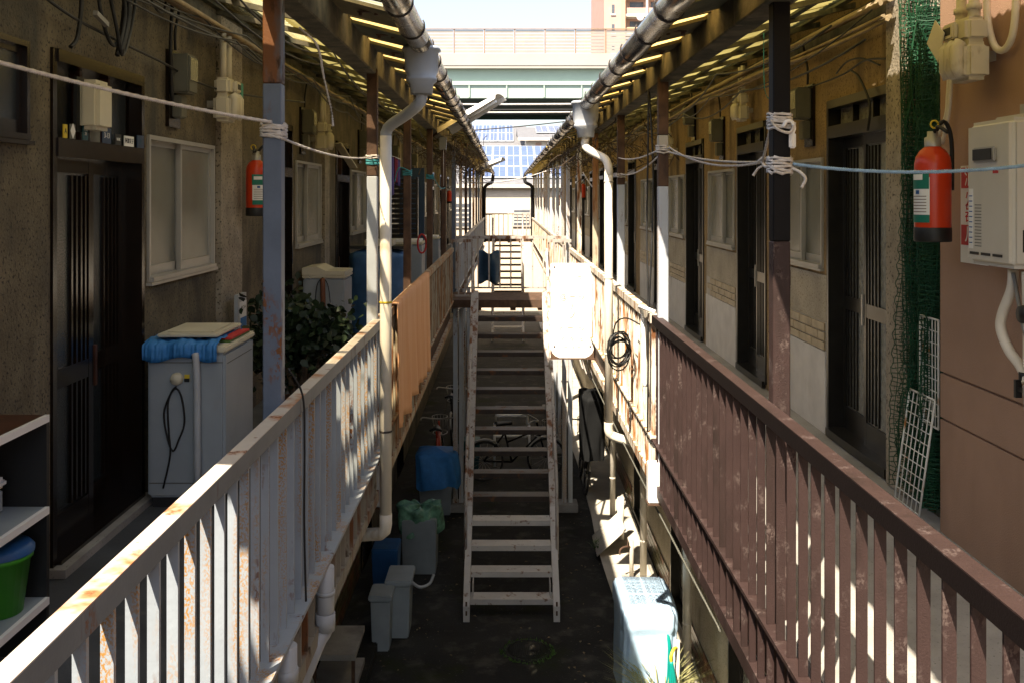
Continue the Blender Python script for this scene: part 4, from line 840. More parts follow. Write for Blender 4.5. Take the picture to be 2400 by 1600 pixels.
# ================================================================ THINGS ON THE BROWN STUCCO WALL
T = thing('water_heater', 'beige gas water heater box with slot vent on the brown stucco wall', 'heater', (1.87, 3.765, H(-.28)))
MB().box(1.80,1.925,3.595,3.945,H(-.26),H(.285)).build('case', 'heater_beige', T, bev=.02, seg=3)
MB().box(1.926,1.948,3.57,3.97,H(-.245),H(.31)).build('back_frame', 'heater_beige', T, bev=.004); MB().box(1.93,1.944,3.74,3.79,H(.31),H(.345)).build('hanging_lug', 'aluminium', T)
MB().box(1.787,1.7995,3.70,3.87,H(.13),H(.185)).build('vent_frame', 'aluminium', T, bev=.005); MB().box(1.783,1.7865,3.715,3.857,H(.137),H(.178)).build('vent_slot', 'black', T)
for k in range(3): MB().box(1.7975,1.7998,3.66+.09*k,3.73+.09*k,H(-.222),H(-.212)).build('slot', 'black', T)
MB().box(1.84,1.852,3.5935,3.5948,H(-.2),H(-.12)).build('side_slot', 'black', T)
MB().box(1.7985,1.7998,3.885,3.92,H(-.20),H(.03)).build('rating_label', 'label_white', T)
MB().box(1.7985,1.7998,3.80,3.875,H(-.18),H(-.02)).build('print_patch', 'plate_grey', T) if False else None
for k in range(14): MB().box(1.799,1.7999,3.82,3.872,H(-.19)+.012*k,H(-.187)+.012*k).build('print_line', 'plate_grey', T)
for k in range(10): MB().box(1.7976,1.7984,3.89,3.915,H(-.18)+.02*k,H(-.176)+.02*k).build('print_line', 'label_blue', T)
MB().box(1.7985,1.7998,3.69,3.73,H(.085),H(.10)).build('red_badge', 'red_print', T)
MB().tube(spline([(1.87,3.72,H(-.27)),(1.87,3.73,H(-.34)),(1.86,3.78,H(-.44)),(1.86,3.79,H(-.50)),(1.87,3.75,H(-.57)),(1.88,3.70,H(-.61)),(1.885,3.665,H(-.645)),(1.885,3.65,H(-.67))], 6), .019, 12).build('lagged_pipe', 'pvc_cream', T)
MB().tube(spline([(1.87,3.62,H(-.27)),(1.875,3.62,H(-.45)),(1.875,3.62,H(-.62))], 5), .02, 12).build('lagged_pipe', 'pvc_cream', T)
MB().lathe([(.0,.0),(.012,.0),(.015,.02),(.015,.06),(.018,.07),(.018,.1),(.012,.11),(.012,.15)], (1.878,3.63,H(-.78)), 12).build('valve_body', 'aluminium', T)
m = MB(); m.box(1.872,1.884,3.635,3.70,H(-.71),H(-.695)); m.box(1.866,1.89,3.695,3.71,H(-.735),H(-.67)); m.build('valve_handle', 'black', T)
MB().lathe([(.0,0),(.021,0),(.021,.03),(0,.03)], (1.884,3.665,H(-.665)), 12).build('tape_band', 'black', T)
MB().tube([(1.86,3.70,H(-.28)),(1.86,3.64,H(-.45)),(1.86,3.60,H(-.52))], .007, 6).build('wire', 'cable_grey', T)
m = MB(); m.lathe([(0,-.02),(.03,-.018),(.033,0),(.03,.018),(0,.02)], (1.85,3.60,H(-.42)), 12, axis='X'); m.build('tap_wheel', 'black', T)
T.location.y -= .05
T = thing('safety_sign', 'red and white vertical fire extinguisher sign behind the water heater', 'sign', (1.945, 4.0, H(-.28)))
MB().box(1.943,1.9495,4.02,4.255,H(-.28),H(.13)).build('board', 'label_white', T); MB().box(1.9405,1.9425,4.03,4.245,H(.035),H(.122)).build('red_field', 'red_print', T)
MB().box(1.9405,1.9425,4.03,4.245,H(-.205),H(-.12)).build('red_field', 'red_print', T)
text('消', .088, (1.9398,4.17,H(.078)), RIGHTROT, 'label_white', T); text('火', .085, (1.942,4.17,H(-.01)), RIGHTROT, 'red_print', T); text('器', .085, (1.942,4.17,H(-.075)), RIGHTROT, 'red_print', T); text('ル', .085, (1.9398,4.17,H(-.163)), RIGHTROT, 'label_white', T)
extinguisher('large red fire extinguisher hung on the brown wall corner before the green net', 1.80, 4.20, H(-.19), 1.08, 200)
gas_meter('cream gas meter with paper tag high on the brown stucco wall', XB, -1, 3.99, H(.46), 1.0)
m = MB(); q = [(4.17,H(.64)),(4.10,H(.725)),(4.025,H(.66)),(4.09,H(.55))]; m.add([(1.762+.004*k,a,b) for k,(a,b) in enumerate(q)]+[(1.766+.004*k,a,b) for k,(a,b) in enumerate(q)], [(0,1,2,3),(7,6,5,4),(0,4,5,1),(1,5,6,2),(2,6,7,3),(3,7,4,0)]); tag(m.build('paper_tag', 'paper'), 'square paper tag hanging on the brown-wall gas meter', 'tag')
T = thing('gas_hose', 'cream hose loop sagging on the brown wall above the water heater', 'hose', (1.9,3.8,H(.55)))
MB().tube(spline([(1.92,3.98,H(.9)),(1.92,3.97,H(.72)),(1.92,3.92,H(.60)),(1.92,3.84,H(.565)),(1.92,3.77,H(.62)),(1.92,3.745,H(.78)),(1.92,3.74,H(1.1))], 6), .014, 10).build('hose', 'pvc_cream', T)
T = thing('wire_pair', 'two dangling cut cable ends beside the brown-wall gas meter', 'cable', (1.93,4.3,H(.25)))
for k, dy in enumerate((0,.025)): MB().tube(spline([(1.93,4.30+dy,H(.62)),(1.92,4.30+dy,H(.45)),(1.915,4.31+dy,H(.35)),(1.91,4.36+dy*2,H(.23+.02*k))], 5), .0085, 7).build('cable_end', 'pvc_cream', T)
MB().lathe([(.022,0),(.022,.05),(0,.05)], (1.93,4.30,H(.62)), 10).build('gland', 'aluminium', T)
# green net
T = thing('safety_net', 'dark green mesh net hanging in the gap beside the brown wall', 'net', (2.1,4.7,DK))
m = MB(); rnd = random.Random(5)
def netp(u, v):                                            # u across the gap, v downwards
    y = 4.47+.03 + .47*u; x = 1.985 + .05*math.sin(u*16+v*2) + .035*math.sin(u*31+v*5); return (x, y, H(1.12) - 2.55*v)
NU, NV = 26, 110
for i in range(NU+1):
    pts = [netp(i/NU + .008*math.sin(j*1.7+i), j/NV) for j in range(NV+1)]; m.tube(pts, .0024, 3, False, sm=False)
for j in range(NV+1):
    pts = [netp(i/NU, j/NV + .002*math.sin(i*2.1+j)) for i in range(NU+1)]; m.tube(pts, .0024, 3, False, sm=False)
for dx, ph in ((.035, .5), (.06, .2)):
    for i in range(NU+1):
        m.tube([tuple(Vector(netp((i+ph)/NU, j/NV))+Vector((dx+.01*math.sin(j*.3+i),0,0))) for j in range(10, NV+1)], .0024, 3, False, sm=False)
    for j in range(10, NV+1):
        m.tube([tuple(Vector(netp(i/NU, (j+ph)/NV))+Vector((dx+.01*math.sin(j*.3+i),0,0))) for i in range(NU+1)], .0024, 3, False, sm=False)
m.build('mesh', 'net_green', T)
m = MB()                                                   # gathered folds of doubled net
for k in range(16):
    u = rnd.uniform(.1,1.0); pts = [(lambda p: (p[0]+.02+.01*math.sin(j+k), p[1]-.20*u*max(0,.35-j/24)*1.2, p[2]))(netp(u+.02*math.sin(j*.5+k), j/24)) for j in range(25)]
    m.tube(pts, .004, 3, False, sm=False)
m.build('gathered_cords', 'net_green', T)
for gi, (x, y0, y1, z0, z1, lb, tilt) in enumerate(((1.955,4.50,4.70,H(-1.05),H(-.56),'white wire grid panel standing upright before the green net',0.), (1.90,4.50,4.78,DK+.01,H(-.92),'rust-spotted wire grid panel leaning lower before the green net',.04))):
    T = thing('wire_grid', lb, 'wire grid', (x,(y0+y1)/2,z0)); nx, nz = 6, int((z1-z0)/.05)
    m = MB()
    for i in range(nx+1): y = y0+(y1-y0)*i/nx; m.cyl((x-tilt,y,z0),(x+tilt,y,z1),.0028,5)
    for j in range(nz+1): f = j/nz; xx = x-tilt+2*tilt*f; z = z0+(z1-z0)*f; m.cyl((xx,y0,z),(xx,y1,z),.0028,5)
    m.build('grid', 'grid_wire', T); m = MB()
    for a, b in (((x-tilt,y0,z0),(x+tilt,y0,z1)),((x-tilt,y1,z0),(x+tilt,y1,z1)),((x-tilt,y0,z0),(x-tilt,y1,z0)),((x+tilt,y0,z1),(x+tilt,y1,z1))): m.cyl(a, b, .005, 6)
    m.build('frame', 'grid_wire', T)
tag(MB().box(XR-.012,XR-.002,7.08,7.16,H(-.63),H(-.525)).build('doorbell_plate', 'wood_red'), 'small orange-brown doorbell plate under the first sand-side window', 'doorbell')
elec_meter('grey electric meter above the first sand-side window', XR, -1, 6.62, H(.38)); elec_meter('grey electric meter above the second sand-side window', XR, -1, 9.3, H(.38))
gas_meter('cream gas meter above the second sand-side door', XR, -1, 8.2, H(.62), .9); gas_meter('cream gas meter above the third sand-side window', XR, -1, 11.8, H(.45), 1.); elec_meter('grey electric meter above the third sand-side door', XR, -1, 10.7, H(.64))
# ================================================================ ROPES
def rope(name, label, paths, mt, r=.006, cat='rope'):
    ln = [sum((Vector(p[i+1])-Vector(p[i])).length for i in range(len(p)-1)) for p in paths]
    if len(paths) == 1:
        return tag(MB().tube(paths[0], r, 9, True, .16, 260).build(name, mt), label, cat)
    t = thing(name, label, cat, tuple(paths[0][0]))
    for i, p in enumerate(paths): MB().tube(p, r, 9, True, .16, 260).build('strand' if i else 'line', mt, t)
    return t
def coil(x, y, h, n, w, r, pitch, jit=.004):
    P = []; rnd = random.Random(int(h*1000)+int(y*10)); q = w/2+r*.9
    for k in range(n*12+1):
        a = 2*math.pi*k/12; e = 6; c = math.copysign(abs(math.cos(a))**(2/e), math.cos(a)); s = math.copysign(abs(math.sin(a))**(2/e), math.sin(a))
        P.append((x+q*c, y+q*s, H(h)-pitch*k/12+rnd.uniform(-jit,jit)))
    return P
def dense(p, q, s, n=160): return sag(p, q, s, n)
LX = LP; 
p_l = (LX-.03, 3.51, H(.255))
rope('clothes_rope', 'white rope slung from the plaster wall to the blue-grey post and wound round it', [dense((XL+.02,3.45,H(.515)) if False else (-1.36,2.62,H(.36)), (LX+.0,3.51,H(.262)), .012), coil(LX, 3.55, .258, 5, .066, .0065, .010)], 'rope_white', .0065)
rope('clothes_rope', 'white rope running from the blue-grey post to the cream post', [dense((LX+.035,3.56,H(.205)), (LP+.03,5.92,H(.235)), .03), coil(LP+.03, 5.95, .25, 2, .062, .005, .012)], 'rope_white', .005)
rope('twine_tie', 'teal twine tied round the cream roof post', [coil(LP+.03, 5.95, .225, 4, .063, .004, .009), spline([(LP+.07,5.91,H(.20)),(LP+.11,5.9,H(.16)),(LP+.13,5.9,H(.12))],5)], 'twine_teal', .004)
rope('twine_tie', 'teal twine tied round the dark rusty post by the orange cloth', [coil(LP, 8.35, .22, 4, .063, .005, .011), spline([(LP+.04,8.3,H(.2)),(LP-.06,8.28,H(.24)),(LP-.1,8.3,H(.12))],5)], 'twine_teal', .005)
rope('twine_tie', 'teal twine with trailing white cord on the dark post by the louvre screen', [coil(LP, 10.8, .24, 4, .063, .006, .012), sag((LP+.04,10.8,H(.22)),(LP+.02,13.2,H(.12)),.06)], 'twine_teal', .006)
BX, BY = RP, 3.56
rope('clothes_rope', 'white rope windings high on the black roof post', [coil(BX, BY, .30, 6, .063, .0055, .010), spline([(BX-.04,BY-.03,H(.27)),(BX-.02,BY-.06,H(.235)),(BX+.02,BY-.06,H(.225)),(BX+.04,BY-.05,H(.26))],6)], 'rope_white', .0055)
rope('clothes_rope', 'thick white rope windings low on the black roof post', [coil(BX, BY, .145, 6, .063, .006, .0105), spline([(BX+.035,BY-.03,H(.10)),(BX+.06,BY-.05,H(.085)),(BX+.075,BY-.06,H(.06)),(BX+.06,BY-.06,H(.03))],6)], 'rope_white', .006)
T = thing('rope_hook', 'white plastic rope hook on the black roof post', 'hook', (BX+.02,BY-.045,H(.17)))
MB().tube(spline([(BX+.0,BY-.045,H(.245)),(BX+.012,BY-.05,H(.265)),(BX+.03,BY-.05,H(.262)),(BX+.038,BY-.05,H(.24)),(BX+.032,BY-.05,H(.22)),(BX+.03,BY-.05,H(.175))],6), .007, 8).build('hook', 'white_paint', T)
MB().box(BX+.02,BX+.044,BY-.055,BY-.043,H(.17),H(.225)).build('body', 'white_paint', T, bev=.004)
rope('clothes_rope', 'blue rope stretched from the black post past the water heater', [dense((BX+.04,BY-.03,H(.115)), (2.0,3.05,H(.165)), .055)], 'rope_blue', .0065)
PX_, PY_ = RP-.03, 6.02
kx, ky, kz = 1.12, 4.35, H(.15)
rope('clothes_rope', 'slack white rope knotted between the white post and the black post', [sag((PX_+.03,PY_-.02,H(.30)),(kx,ky,kz),.055,120), sag((PX_+.03,PY_-.02,H(.27)),(kx,ky,kz),.02,120), sag((kx,ky,kz),(BX-.03,BY,H(.125)),.02,90), sag((kx,ky,kz),(BX-.03,BY,H(.25)),.0,90), coil(PX_,PY_,.31,4,.062,.006,.012), spline([(kx-.02,ky,kz),(kx,ky-.02,kz+.02),(kx+.02,ky,kz),(kx-.02,ky,kz-.03),(kx-.04,ky,kz-.06)],6)], 'rope_white', .006)
rope('clothes_rope', 'pair of white ropes from the white post to the next post along', [sag((PX_-.03,PY_,H(.24)),(RP,8.48,H(.19)),.04,90), sag((PX_-.03,PY_,H(.28)),(RP-.02,8.48,H(.33)),.03,90), coil(RP,8.48,.2,3,.062,.006,.012)], 'rope_white', .005)
rope('clothes_rope', 'white rope spanning the alley between far posts beyond the landing', [sag((LP,19,H(.28)),(RP,17.6,H(.55)),.12,40)], 'rope_white', .012)
tag(MB().tube(spline([(LP+.04,3.6,H(-.62)),(RL+.03,3.62,H(-.72)),(RL+.035,3.63,H(-.9)),(RL+.03,3.65,H(-1.2)),(RL+.035,3.66,H(-1.5))],6), .004, 5).build('loose_wire', 'cable_black'), 'thin black wire dropping over the white railing by the blue-grey post', 'wire')
rope('loose_rope', 'pale cord end hanging off the wooden beam over the white railing', [spline([(LP+.02,3.9,H(.66)),(LP+.05,4.1,H(.62)),(LP+.06,4.2,H(.5)),(LP+.08,4.25,H(.38)),(LP+.09,4.25,H(.30))],8)], 'rope_white', .005)
rope('loose_rope', 'thin green cord dangling from the brown-side canopy', [spline([(1.45,5.6,H(.92)),(1.45,5.6,H(.7)),(1.46,5.6,H(.58)),(1.5,5.6,H(.54)),(1.58,5.6,H(.535))],6)], 'twine_teal', .003)
# ================================================================ CABLES
def cables(label, paths, mt='cable_black', r=.006, name='cable_bundle'):
    t = thing(name, label, 'cables', tuple(paths[0][0]))
    for p in paths: MB().tube(p, r*random.uniform(.7,1.2), 5).build('cable', mt, t)
    return t
rnd = random.Random(11)
def along(X0, X1, h0, h1, y0, y1, seg, s, n, jit=.05):
    out = []
    for k in range(n):
        P = []; y = y0; x = rnd.uniform(X0, X1); h = rnd.uniform(h0, h1); p = (x, y, H(h))
        while y < y1:
            y2 = y+seg*rnd.uniform(.8,1.2); q = (rnd.uniform(X0, X1), y2, H(rnd.uniform(h0, h1))); P += sag(p, q, s*rnd.uniform(.3,1.4), 8)[:-1]; p = q; y = y2
        out.append(P+[p])
    return out
cables('black cables sagging along the plaster wall under the canopy', along(-1.70,-1.52,.86,1.0,3.4,31,2.4,.06,4))
cables('black cables strung under the canopy near the cream post', along(-1.2,-1.0,.80,.92,3.6,31,2.4,.09,2), r=.005)
cables('dirty conduit cables running along the sand wall top', along(1.84,1.93,.86,.95,5.0,31,2.4,.02,3), 'conduit', .011)
cables('black cables sagging along the sand wall', along(1.55,1.85,.76,.92,4.9,31,2.4,.08,3))
for lb, X, h, y0 in (('fat dirty conduit pipe along the top of the plaster wall', XL+.10, 1.0, 3.0), ('fat dirty conduit pipe along the top of the sand wall', XR-.10, 1.0, 5.0)):
    t = thing('conduit', lb, 'pipe', (X, y0, H(h)))
    for dx, r in ((0,.022),(.05,.014)):
        MB().tube([(X+(dx if X < 0 else -dx), y0+1.2*k, H(h-.02*(dx > 0))+.008*math.sin(k*2.2+dx*90)) for k in range(26)], r, 8).build('pipe', 'conduit', t)
T = cables('dark cable spray looped from wall hooks above the dark sliding door', [spline([(XL+.05,3.75,H(.76)),(XL+.06,4.0,H(.72)),(XL+.06,4.4,H(.70)),(XL+.06,5.0,H(.68)),(XL+.08,6.0,H(.64)),(XL+.3,7.4,H(.70))],8), spline([(XL+.05,4.05,H(1.1)),(XL+.07,4.06,H(.85)),(XL+.06,4.05,H(.66)),(XL+.05,4.0,H(.60))],6), spline([(XL+.06,4.2,H(1.1)),(XL+.08,4.22,H(.8)),(XL+.09,4.32,H(.66)),(XL+.08,4.45,H(.75)),(XL+.07,4.55,H(1.1))],6), spline([(XL+.06,4.25,H(1.1)),(XL+.1,4.34,H(.75)),(XL+.1,4.42,H(.63)),(XL+.08,4.6,H(.85)),(XL+.07,4.7,H(1.1))],6), spline([(XL+.06,4.75,H(1.1)),(XL+.08,4.85,H(.94)),(XL+.08,5.0,H(.93)),(XL+.07,5.1,H(1.1))],6), spline([(XL+.06,5.2,H(1.05)),(XL+.05,5.2,H(.8)),(XL+.04,5.25,H(.5))],6)], r=.009)
MB().bar((XL+.10,4.12,H(.76)),(XL+.10,4.24,H(.73)),.02,.02).build('clamp', 'cable_grey', T)
T = cables('flat black cable strap hanging in a V above the dark sliding door', [spline([(XL+.06,4.42,H(1.1)),(XL+.09,4.47,H(.85)),(XL+.09,4.38,H(.62))],6), spline([(XL+.07,4.50,H(1.1)),(XL+.10,4.50,H(.85)),(XL+.10,4.40,H(.63))],6), spline([(XL+.07,4.47,H(1.1)),(XL+.10,4.49,H(.85)),(XL+.10,4.39,H(.63))],6)], r=.012)
cables('black cable joint hanging above the first sand-side door', [spline([(XR-.03,7.5,H(.78)),(XR-.04,6.6,H(.72)),(XR-.04,5.9,H(.72)),(XR-.05,5.5,H(.75)),(XR-.04,5.2,H(.72))],8), spline([(XR-.04,5.75,H(.73)),(XR-.06,5.55,H(.66)),(XR-.05,5.42,H(.5)),(XR-.05,5.45,H(.36))],8), spline([(XR-.04,6.0,H(.74)),(XR-.05,5.8,H(.78)),(XR-.05,5.55,H(.77)),(XR-.04,5.3,H(.70))],8)], r=.007)
cables('two black cables hanging down beside the white post to the railing', [spline([(.93,6.5,H(.7)),(.92,6.45,H(.3)),(.905,6.4,H(-.2)),(.90,6.3,H(-.75)),(.895,6.3,H(-1.5))],8), spline([(.95,6.6,H(.7)),(.96,6.5,H(.2)),(.93,6.35,H(-.3)),(.90,6.3,H(-.76))],8)], r=.006)
P = []
for k in range(9*14+1):
    a = 2*math.pi*k/14; q = k/14; rx = .075+.025*math.sin(q*2.3); P.append((RR-.125+rx*math.cos(a)+.012*math.sin(q*4), 6.95+.012*q+.05*math.cos(a), H(-1.08)+.02*math.sin(q*3)+(.10+.03*math.cos(q*1.9))*math.sin(a)))
T = thing('cable_coil', 'coil of black cable hung on the sunlit rusty railing', 'cable coil', (RR-.03,7,H(-1.3)))
MB().tube(P, .0055, 6).build('loops', 'cable_black', T); MB().tube(spline([(RR-.18,6.95,H(-1.02)),(RR-.16,6.9,H(-.88)),(RR-.10,6.8,H(-.83)),(RR-.02,6.7,H(-.86))],6), .0055, 6).build('tail', 'cable_black', T)
MB().lathe([(.012,-.02),(.016,0),(.012,.02)], (RR-.19,6.95,H(-1.02)), 8).build('tie', 'black', T)
tag(MB().tube(spline([(RR+.01,6.2,H(-.72)),(RR-.05,6.25,H(-.70)),(RR-.06,6.4,H(-.71)),(RR-.03,6.5,H(-.76)),(RR-.04,6.35,H(-.95)),(RR-.04,6.3,H(-1.2))],8), .013, 8).build('white_hose_bundle', 'white_paint'), 'white hose bundle slung over the sunlit railing end by the white post', 'hose')
rope('hanging_wire', 'long frayed grey wire hanging under the brown railing down to the apron', [sag((.93,11,H(-1.95)),(.925,4.3,H(-1.87)),.03,200)], 'plate_grey', .007, 'wire')
m = MB(); rnd = random.Random(3)
for k in range(300):
    p = Vector((rnd.uniform(-1.05,-.45), rnd.uniform(11,24), H(rnd.uniform(.45,.85)))); P = [p]
    for j in range(4): P.append(P[-1]+Vector((rnd.gauss(0,.06), rnd.gauss(0,.14), rnd.gauss(-.02,.05))))
    m.tube(P, .005, 3, False)
T = tag(m.build('dry_vine', 'bark'), 'tangle of dry vines and wire under the far plaster-side eave', 'vines'); stuff(T)
m = MB()
for k in range(200):
    p = Vector((rnd.uniform(.7,1.5), rnd.uniform(8.5,20), H(rnd.uniform(.4,.8)))); P = [p]
    for j in range(4): P.append(P[-1]+Vector((rnd.gauss(0,.06), rnd.gauss(0,.14), rnd.gauss(-.02,.05))))
    m.tube(P, .005, 3, False)
T = tag(m.build('dry_vine', 'bark'), 'tangle of dry vines and wire under the sand-side eave', 'vines'); stuff(T)
cables('small plastic-wrapped bundle and cords hung at the sand-side eave near landing', [sag((.95,12.3,H(.3)),(1.1,12.0,H(.05)),.02), sag((1.1,12.0,H(.05)),(.95,10.9,H(.28)),.05)], 'rope_white', .006)

# ================================================================ THINGS ON THE ALLEY FLOOR
T = thing('covered_washing_machine', 'washing machine under a pale blue cover with dark lattice print on the sunlit apron', 'covered washer', (1.28, 9.25, .05))
def cov(u, v):
    a = 2*math.pi*u; e = 7; cx = math.copysign(abs(math.cos(a))**(2/e), math.cos(a)); cy = math.copysign(abs(math.sin(a))**(2/e), math.sin(a))
    if v > .9: f = max(0., (1-v)/.1); zz = .875-.02*f**3
    else: f = 1; zz = .855*v/.9
    w = 1+.03*math.sin(5*a+7*v)*(1-v)+.02*math.sin(11*a-5*v)+(.035 if .70 < v < .9 else 0)
    return (1.285+.25*cx*f*w, 9.26+.42*cy*f*w, .055+zz+.004*math.sin(19*a*f))
MB().grid(cov, 56, 30).build('cover', 'cover_pale', T)
for i, (xa, ya) in enumerate(((1.12,8.98),(1.30,8.98),(1.12,9.22),(1.30,9.22),(1.12,9.44),(1.30,9.44))):
    m = MB(); z0 = .9345
    for q in range(3):
        for r_ in range(3):
            cx, cy = xa+.03+.052*q, ya+.035+.066*r_; m.lathe([(.016,0),(.021,.001)], (cx,cy,z0), 8, sm=False); m.lathe([(.005,0),(.009,.001)], (cx,cy,z0), 6, sm=False)
    for q in range(4): m.box(xa+.003+.052*q, xa+.006+.052*q, ya, ya+.2, z0, z0+.001); m.box(xa, xa+.16, ya+.001+.066*q, ya+.005+.066*q, z0+.0012, z0+.002)
    m.build('lattice_print', 'ink', T)
MB().tube(spline([(1.44,8.86,.72),(1.45,8.83,.6),(1.44,8.82,.35),(1.42,8.84,.1)],6), .016, 8).build('hose', 'teal_plastic', T)
T = thing('tap_stand', 'garden tap on a short pipe with teal hoses beside the pale blue cover', 'tap', (1.5,8.7,.05))
MB().cyl((1.5,8.72,.055),(1.5,8.72,.72),.022,10).build('standpipe', 'pvc_cream', T); MB().tube(spline([(1.5,8.72,.66),(1.46,8.66,.67),(1.43,8.62,.63),(1.43,8.62,.58)],5), .014, 8).build('spout', 'label_yellow', T)
for k in range(3): MB().tube(spline([(1.43,8.62,.58),(1.42+.02*k,8.6,.4),(1.40+.04*k,8.58,.15),(1.36+.05*k,8.5,.07)],5), .016, 8).build('hose', 'teal_plastic', T)
T = thing('tap_stand', 'old brass tap on a pipe against the lower sand wall', 'tap', (1.5,11.9,.05))
MB().cyl((1.5,11.9,.055),(1.5,11.9,.5),.026,10).build('standpipe', 'concrete_pale', T); MB().tube(spline([(1.5,11.9,.42),(1.42,11.85,.44),(1.36,11.82,.42),(1.35,11.82,.36)],5), .013, 8).build('spout', 'rust_steel', T); MB().box(1.44,1.452,11.84,11.86,.44,.51).build('handle', 'rust_steel', T)
def grass(name, label, x, y, n, hgt, spread, mt):
    m = MB()
    for k in range(n):
        a = random.uniform(0,6.28); r = random.uniform(0,spread); p = Vector((x+r*math.cos(a),y+r*math.sin(a),.06)); d = Vector((math.cos(a)*random.uniform(.2,.8), math.sin(a)*random.uniform(.2,.8), 1)).normalized()*hgt*random.uniform(.5,1.1); s = Vector((-math.sin(a),math.cos(a),0))*.005
        mid = p+d*.6; tip = p+d+Vector((math.cos(a),math.sin(a),-.5))*hgt*.25
        m.add([p-s,p+s,mid+s,mid-s,tip], [(0,1,2,3),(3,2,4)])
    return tag(m.build(name, mt), label, 'plant')
grass('weed_clump', 'spiky pale green weed clump at the foot of the pale blue cover', 1.36, 8.70, 260, .62, .12, 'leaf_pale')
grass('weed_clump', 'small green weeds growing on the sunlit apron edge by corrugated offcuts', 1.22, 12.9, 130, .12, .12, 'leaf_weed')
T = thing('corrugated_offcut', 'pale corrugated sheet offcut leaning at the lower sand wall', 'sheet', (1.3,13.1,.06))
MB().grid(lambda u, v: (1.15+.36*v, 12.55+.75*u, .07+.33*v+.014*math.sin(u*60)), 80, 1).build('sheet', 'concrete_pale', T, solid=.004)
m = MB(); m.tube([(1.52,13.2,.06),(1.52,13.2,.62)], .045, 12); T = tag(m.build('pipe_stub', 'pvc_cream'), 'short fat cream pipe stub standing by the corrugated offcut', 'pipe')
def bicycle(label, x, y, lean, mt, ang=0.):
    t = thing('bicycle', label, 'bicycle', (x,y,0)); c, s = math.cos(ang), math.sin(ang)
    P = lambda a, b, z: (x + (a*s) + (b+lean*z)*c, y + a*c - (b+lean*z)*s, z)
    for i, a in enumerate((-.52,.52)):
        w = MB().tube([P(a+.31*math.cos(2*math.pi*k/28), 0, .335+.31*math.sin(2*math.pi*k/28)) for k in range(29)], .02, 7, False).build('wheel', 'rubber', t)
        m = MB()
        for k in range(14): m.cyl(P(a,0,.335), P(a+.3*math.cos(k*.449),0,.335+.3*math.sin(k*.449)), .0025, 3)
        m.build('spokes', 'aluminium', w)
        MB().tube([P(a+.35*math.cos(R(20+k*14)), 0, .335+.35*math.sin(R(20+k*14))) for k in range(11)], .018, 6).build('mudguard', 'aluminium', t)
    m = MB()
    for a, b in (((-.52,.335),(-.06,.30)),((-.52,.335),(-.17,.78)),((-.06,.30),(-.2,.88)),((-.06,.30),(.40,.72)),((-.14,.62),(.38,.80)),((.36,.92),(.42,.68)),((.42,.68),(.52,.335))): m.tube([P(a[0],0,a[1]),P(b[0],0,b[1])], .016, 7)
    m.build('frame', mt, t)
    MB().tube(spline([P(.16,-.28,.98),P(.25,-.25,1.0),P(.36,-.08,.96),P(.36,.08,.96),P(.25,.25,1.0),P(.16,.28,.98)],5), .012, 7).build('handlebar', 'aluminium', t)
    m = MB(); m.grid(lambda u, v: P(-.33+.27*u, (v-.5)*.2*(1-.6*u), .92+.025*math.sin(v*3.14)), 8, 6); m.build('saddle', 'black', t, solid=.03)
    m = MB(); m.lathe([(0,-.09),(.05,-.09)],(0,0,0),4) if False else None
    MB().tube([P(.52+.2*math.cos(k*.63),.0+.12*math.sin(k*.63),.70) for k in range(11)], .008, 5).build('basket_rim', 'aluminium', t)
    m = MB()
    for k in range(14): a = k*.449; m.cyl(P(.62+.17*math.cos(a),.13*math.sin(a),.94), P(.62+.13*math.cos(a),.1*math.sin(a),.70), .003, 3)
    m.tube([P(.62+.17*math.cos(k*.449),.13*math.sin(k*.449),.94) for k in range(15)], .006, 5, False); m.build('basket', 'aluminium', t)
    return t
bicycle('bicycle parked under the brown-railed balcony in the sunlight by pale post', 1.22, 15.9, .10, 'black_paint_and_shade')
bicycle('bicycle parked in the dark beneath the plaster-side balcony past the tarp bin', -1.05, 16.0, -.06, 'red_paint')
bicycle('bicycle parked crosswise in the dark behind the stairs', .15, 16.2, .0, 'black_paint_and_shade', 1.35)
bicycle('bicycle farther back beneath the plaster-side balcony', -.95, 18.6, -.08, 'black_paint_and_shade')
bundle('covered_scooter', 'scooter under a black rain cover below the brown-railed balcony', 'covered scooter', (1.28, 14.95, .75), .34, .9, .95, 'cover_black', .09, 9)
T = thing('rope_tangle', 'white cords and clips dangling under the sunlit balcony edge', 'cords', (1.05,13.4,H(-1.9)))
for k in range(5): MB().tube(spline([(1.0+.05*k,13.4,H(-1.82)),(.97+.06*k,13.4,H(-2.0-.05*k)),(1.0+.05*k,13.4,H(-2.2-.06*k)),(1.04+.05*k,13.4,H(-2.32-.07*k))],4), .012, 5).build('cord', 'rope_white', T)
def bin_(label, x, y, w, d, h, mt, lid=None, taper=.85):
    t = thing('storage_bin', label, 'bin', (x,y,0)); m = MB(); q = taper
    m.add([(x-w/2*q,y-d/2*q,.0),(x+w/2*q,y-d/2*q,.0),(x+w/2*q,y+d/2*q,.0),(x-w/2*q,y+d/2*q,.0),(x-w/2,y-d/2,h),(x+w/2,y-d/2,h),(x+w/2,y+d/2,h),(x-w/2,y+d/2,h)],
          [(0,3,2,1),(4,5,6,7),(0,1,5,4),(1,2,6,5),(2,3,7,6),(3,0,4,7)]); m.build('tub', mt, t, bev=.012)
    if lid: MB().box(x-w/2-.02,x+w/2+.02,y-d/2-.02,y+d/2+.02,h+.001,h+.06).build('lid', lid, t, bev=.012)
    return t
bin_('grey plastic bin under the blue tarp bundle', -1.02, 14.6, .50, .5, .62, 'bin_grey')
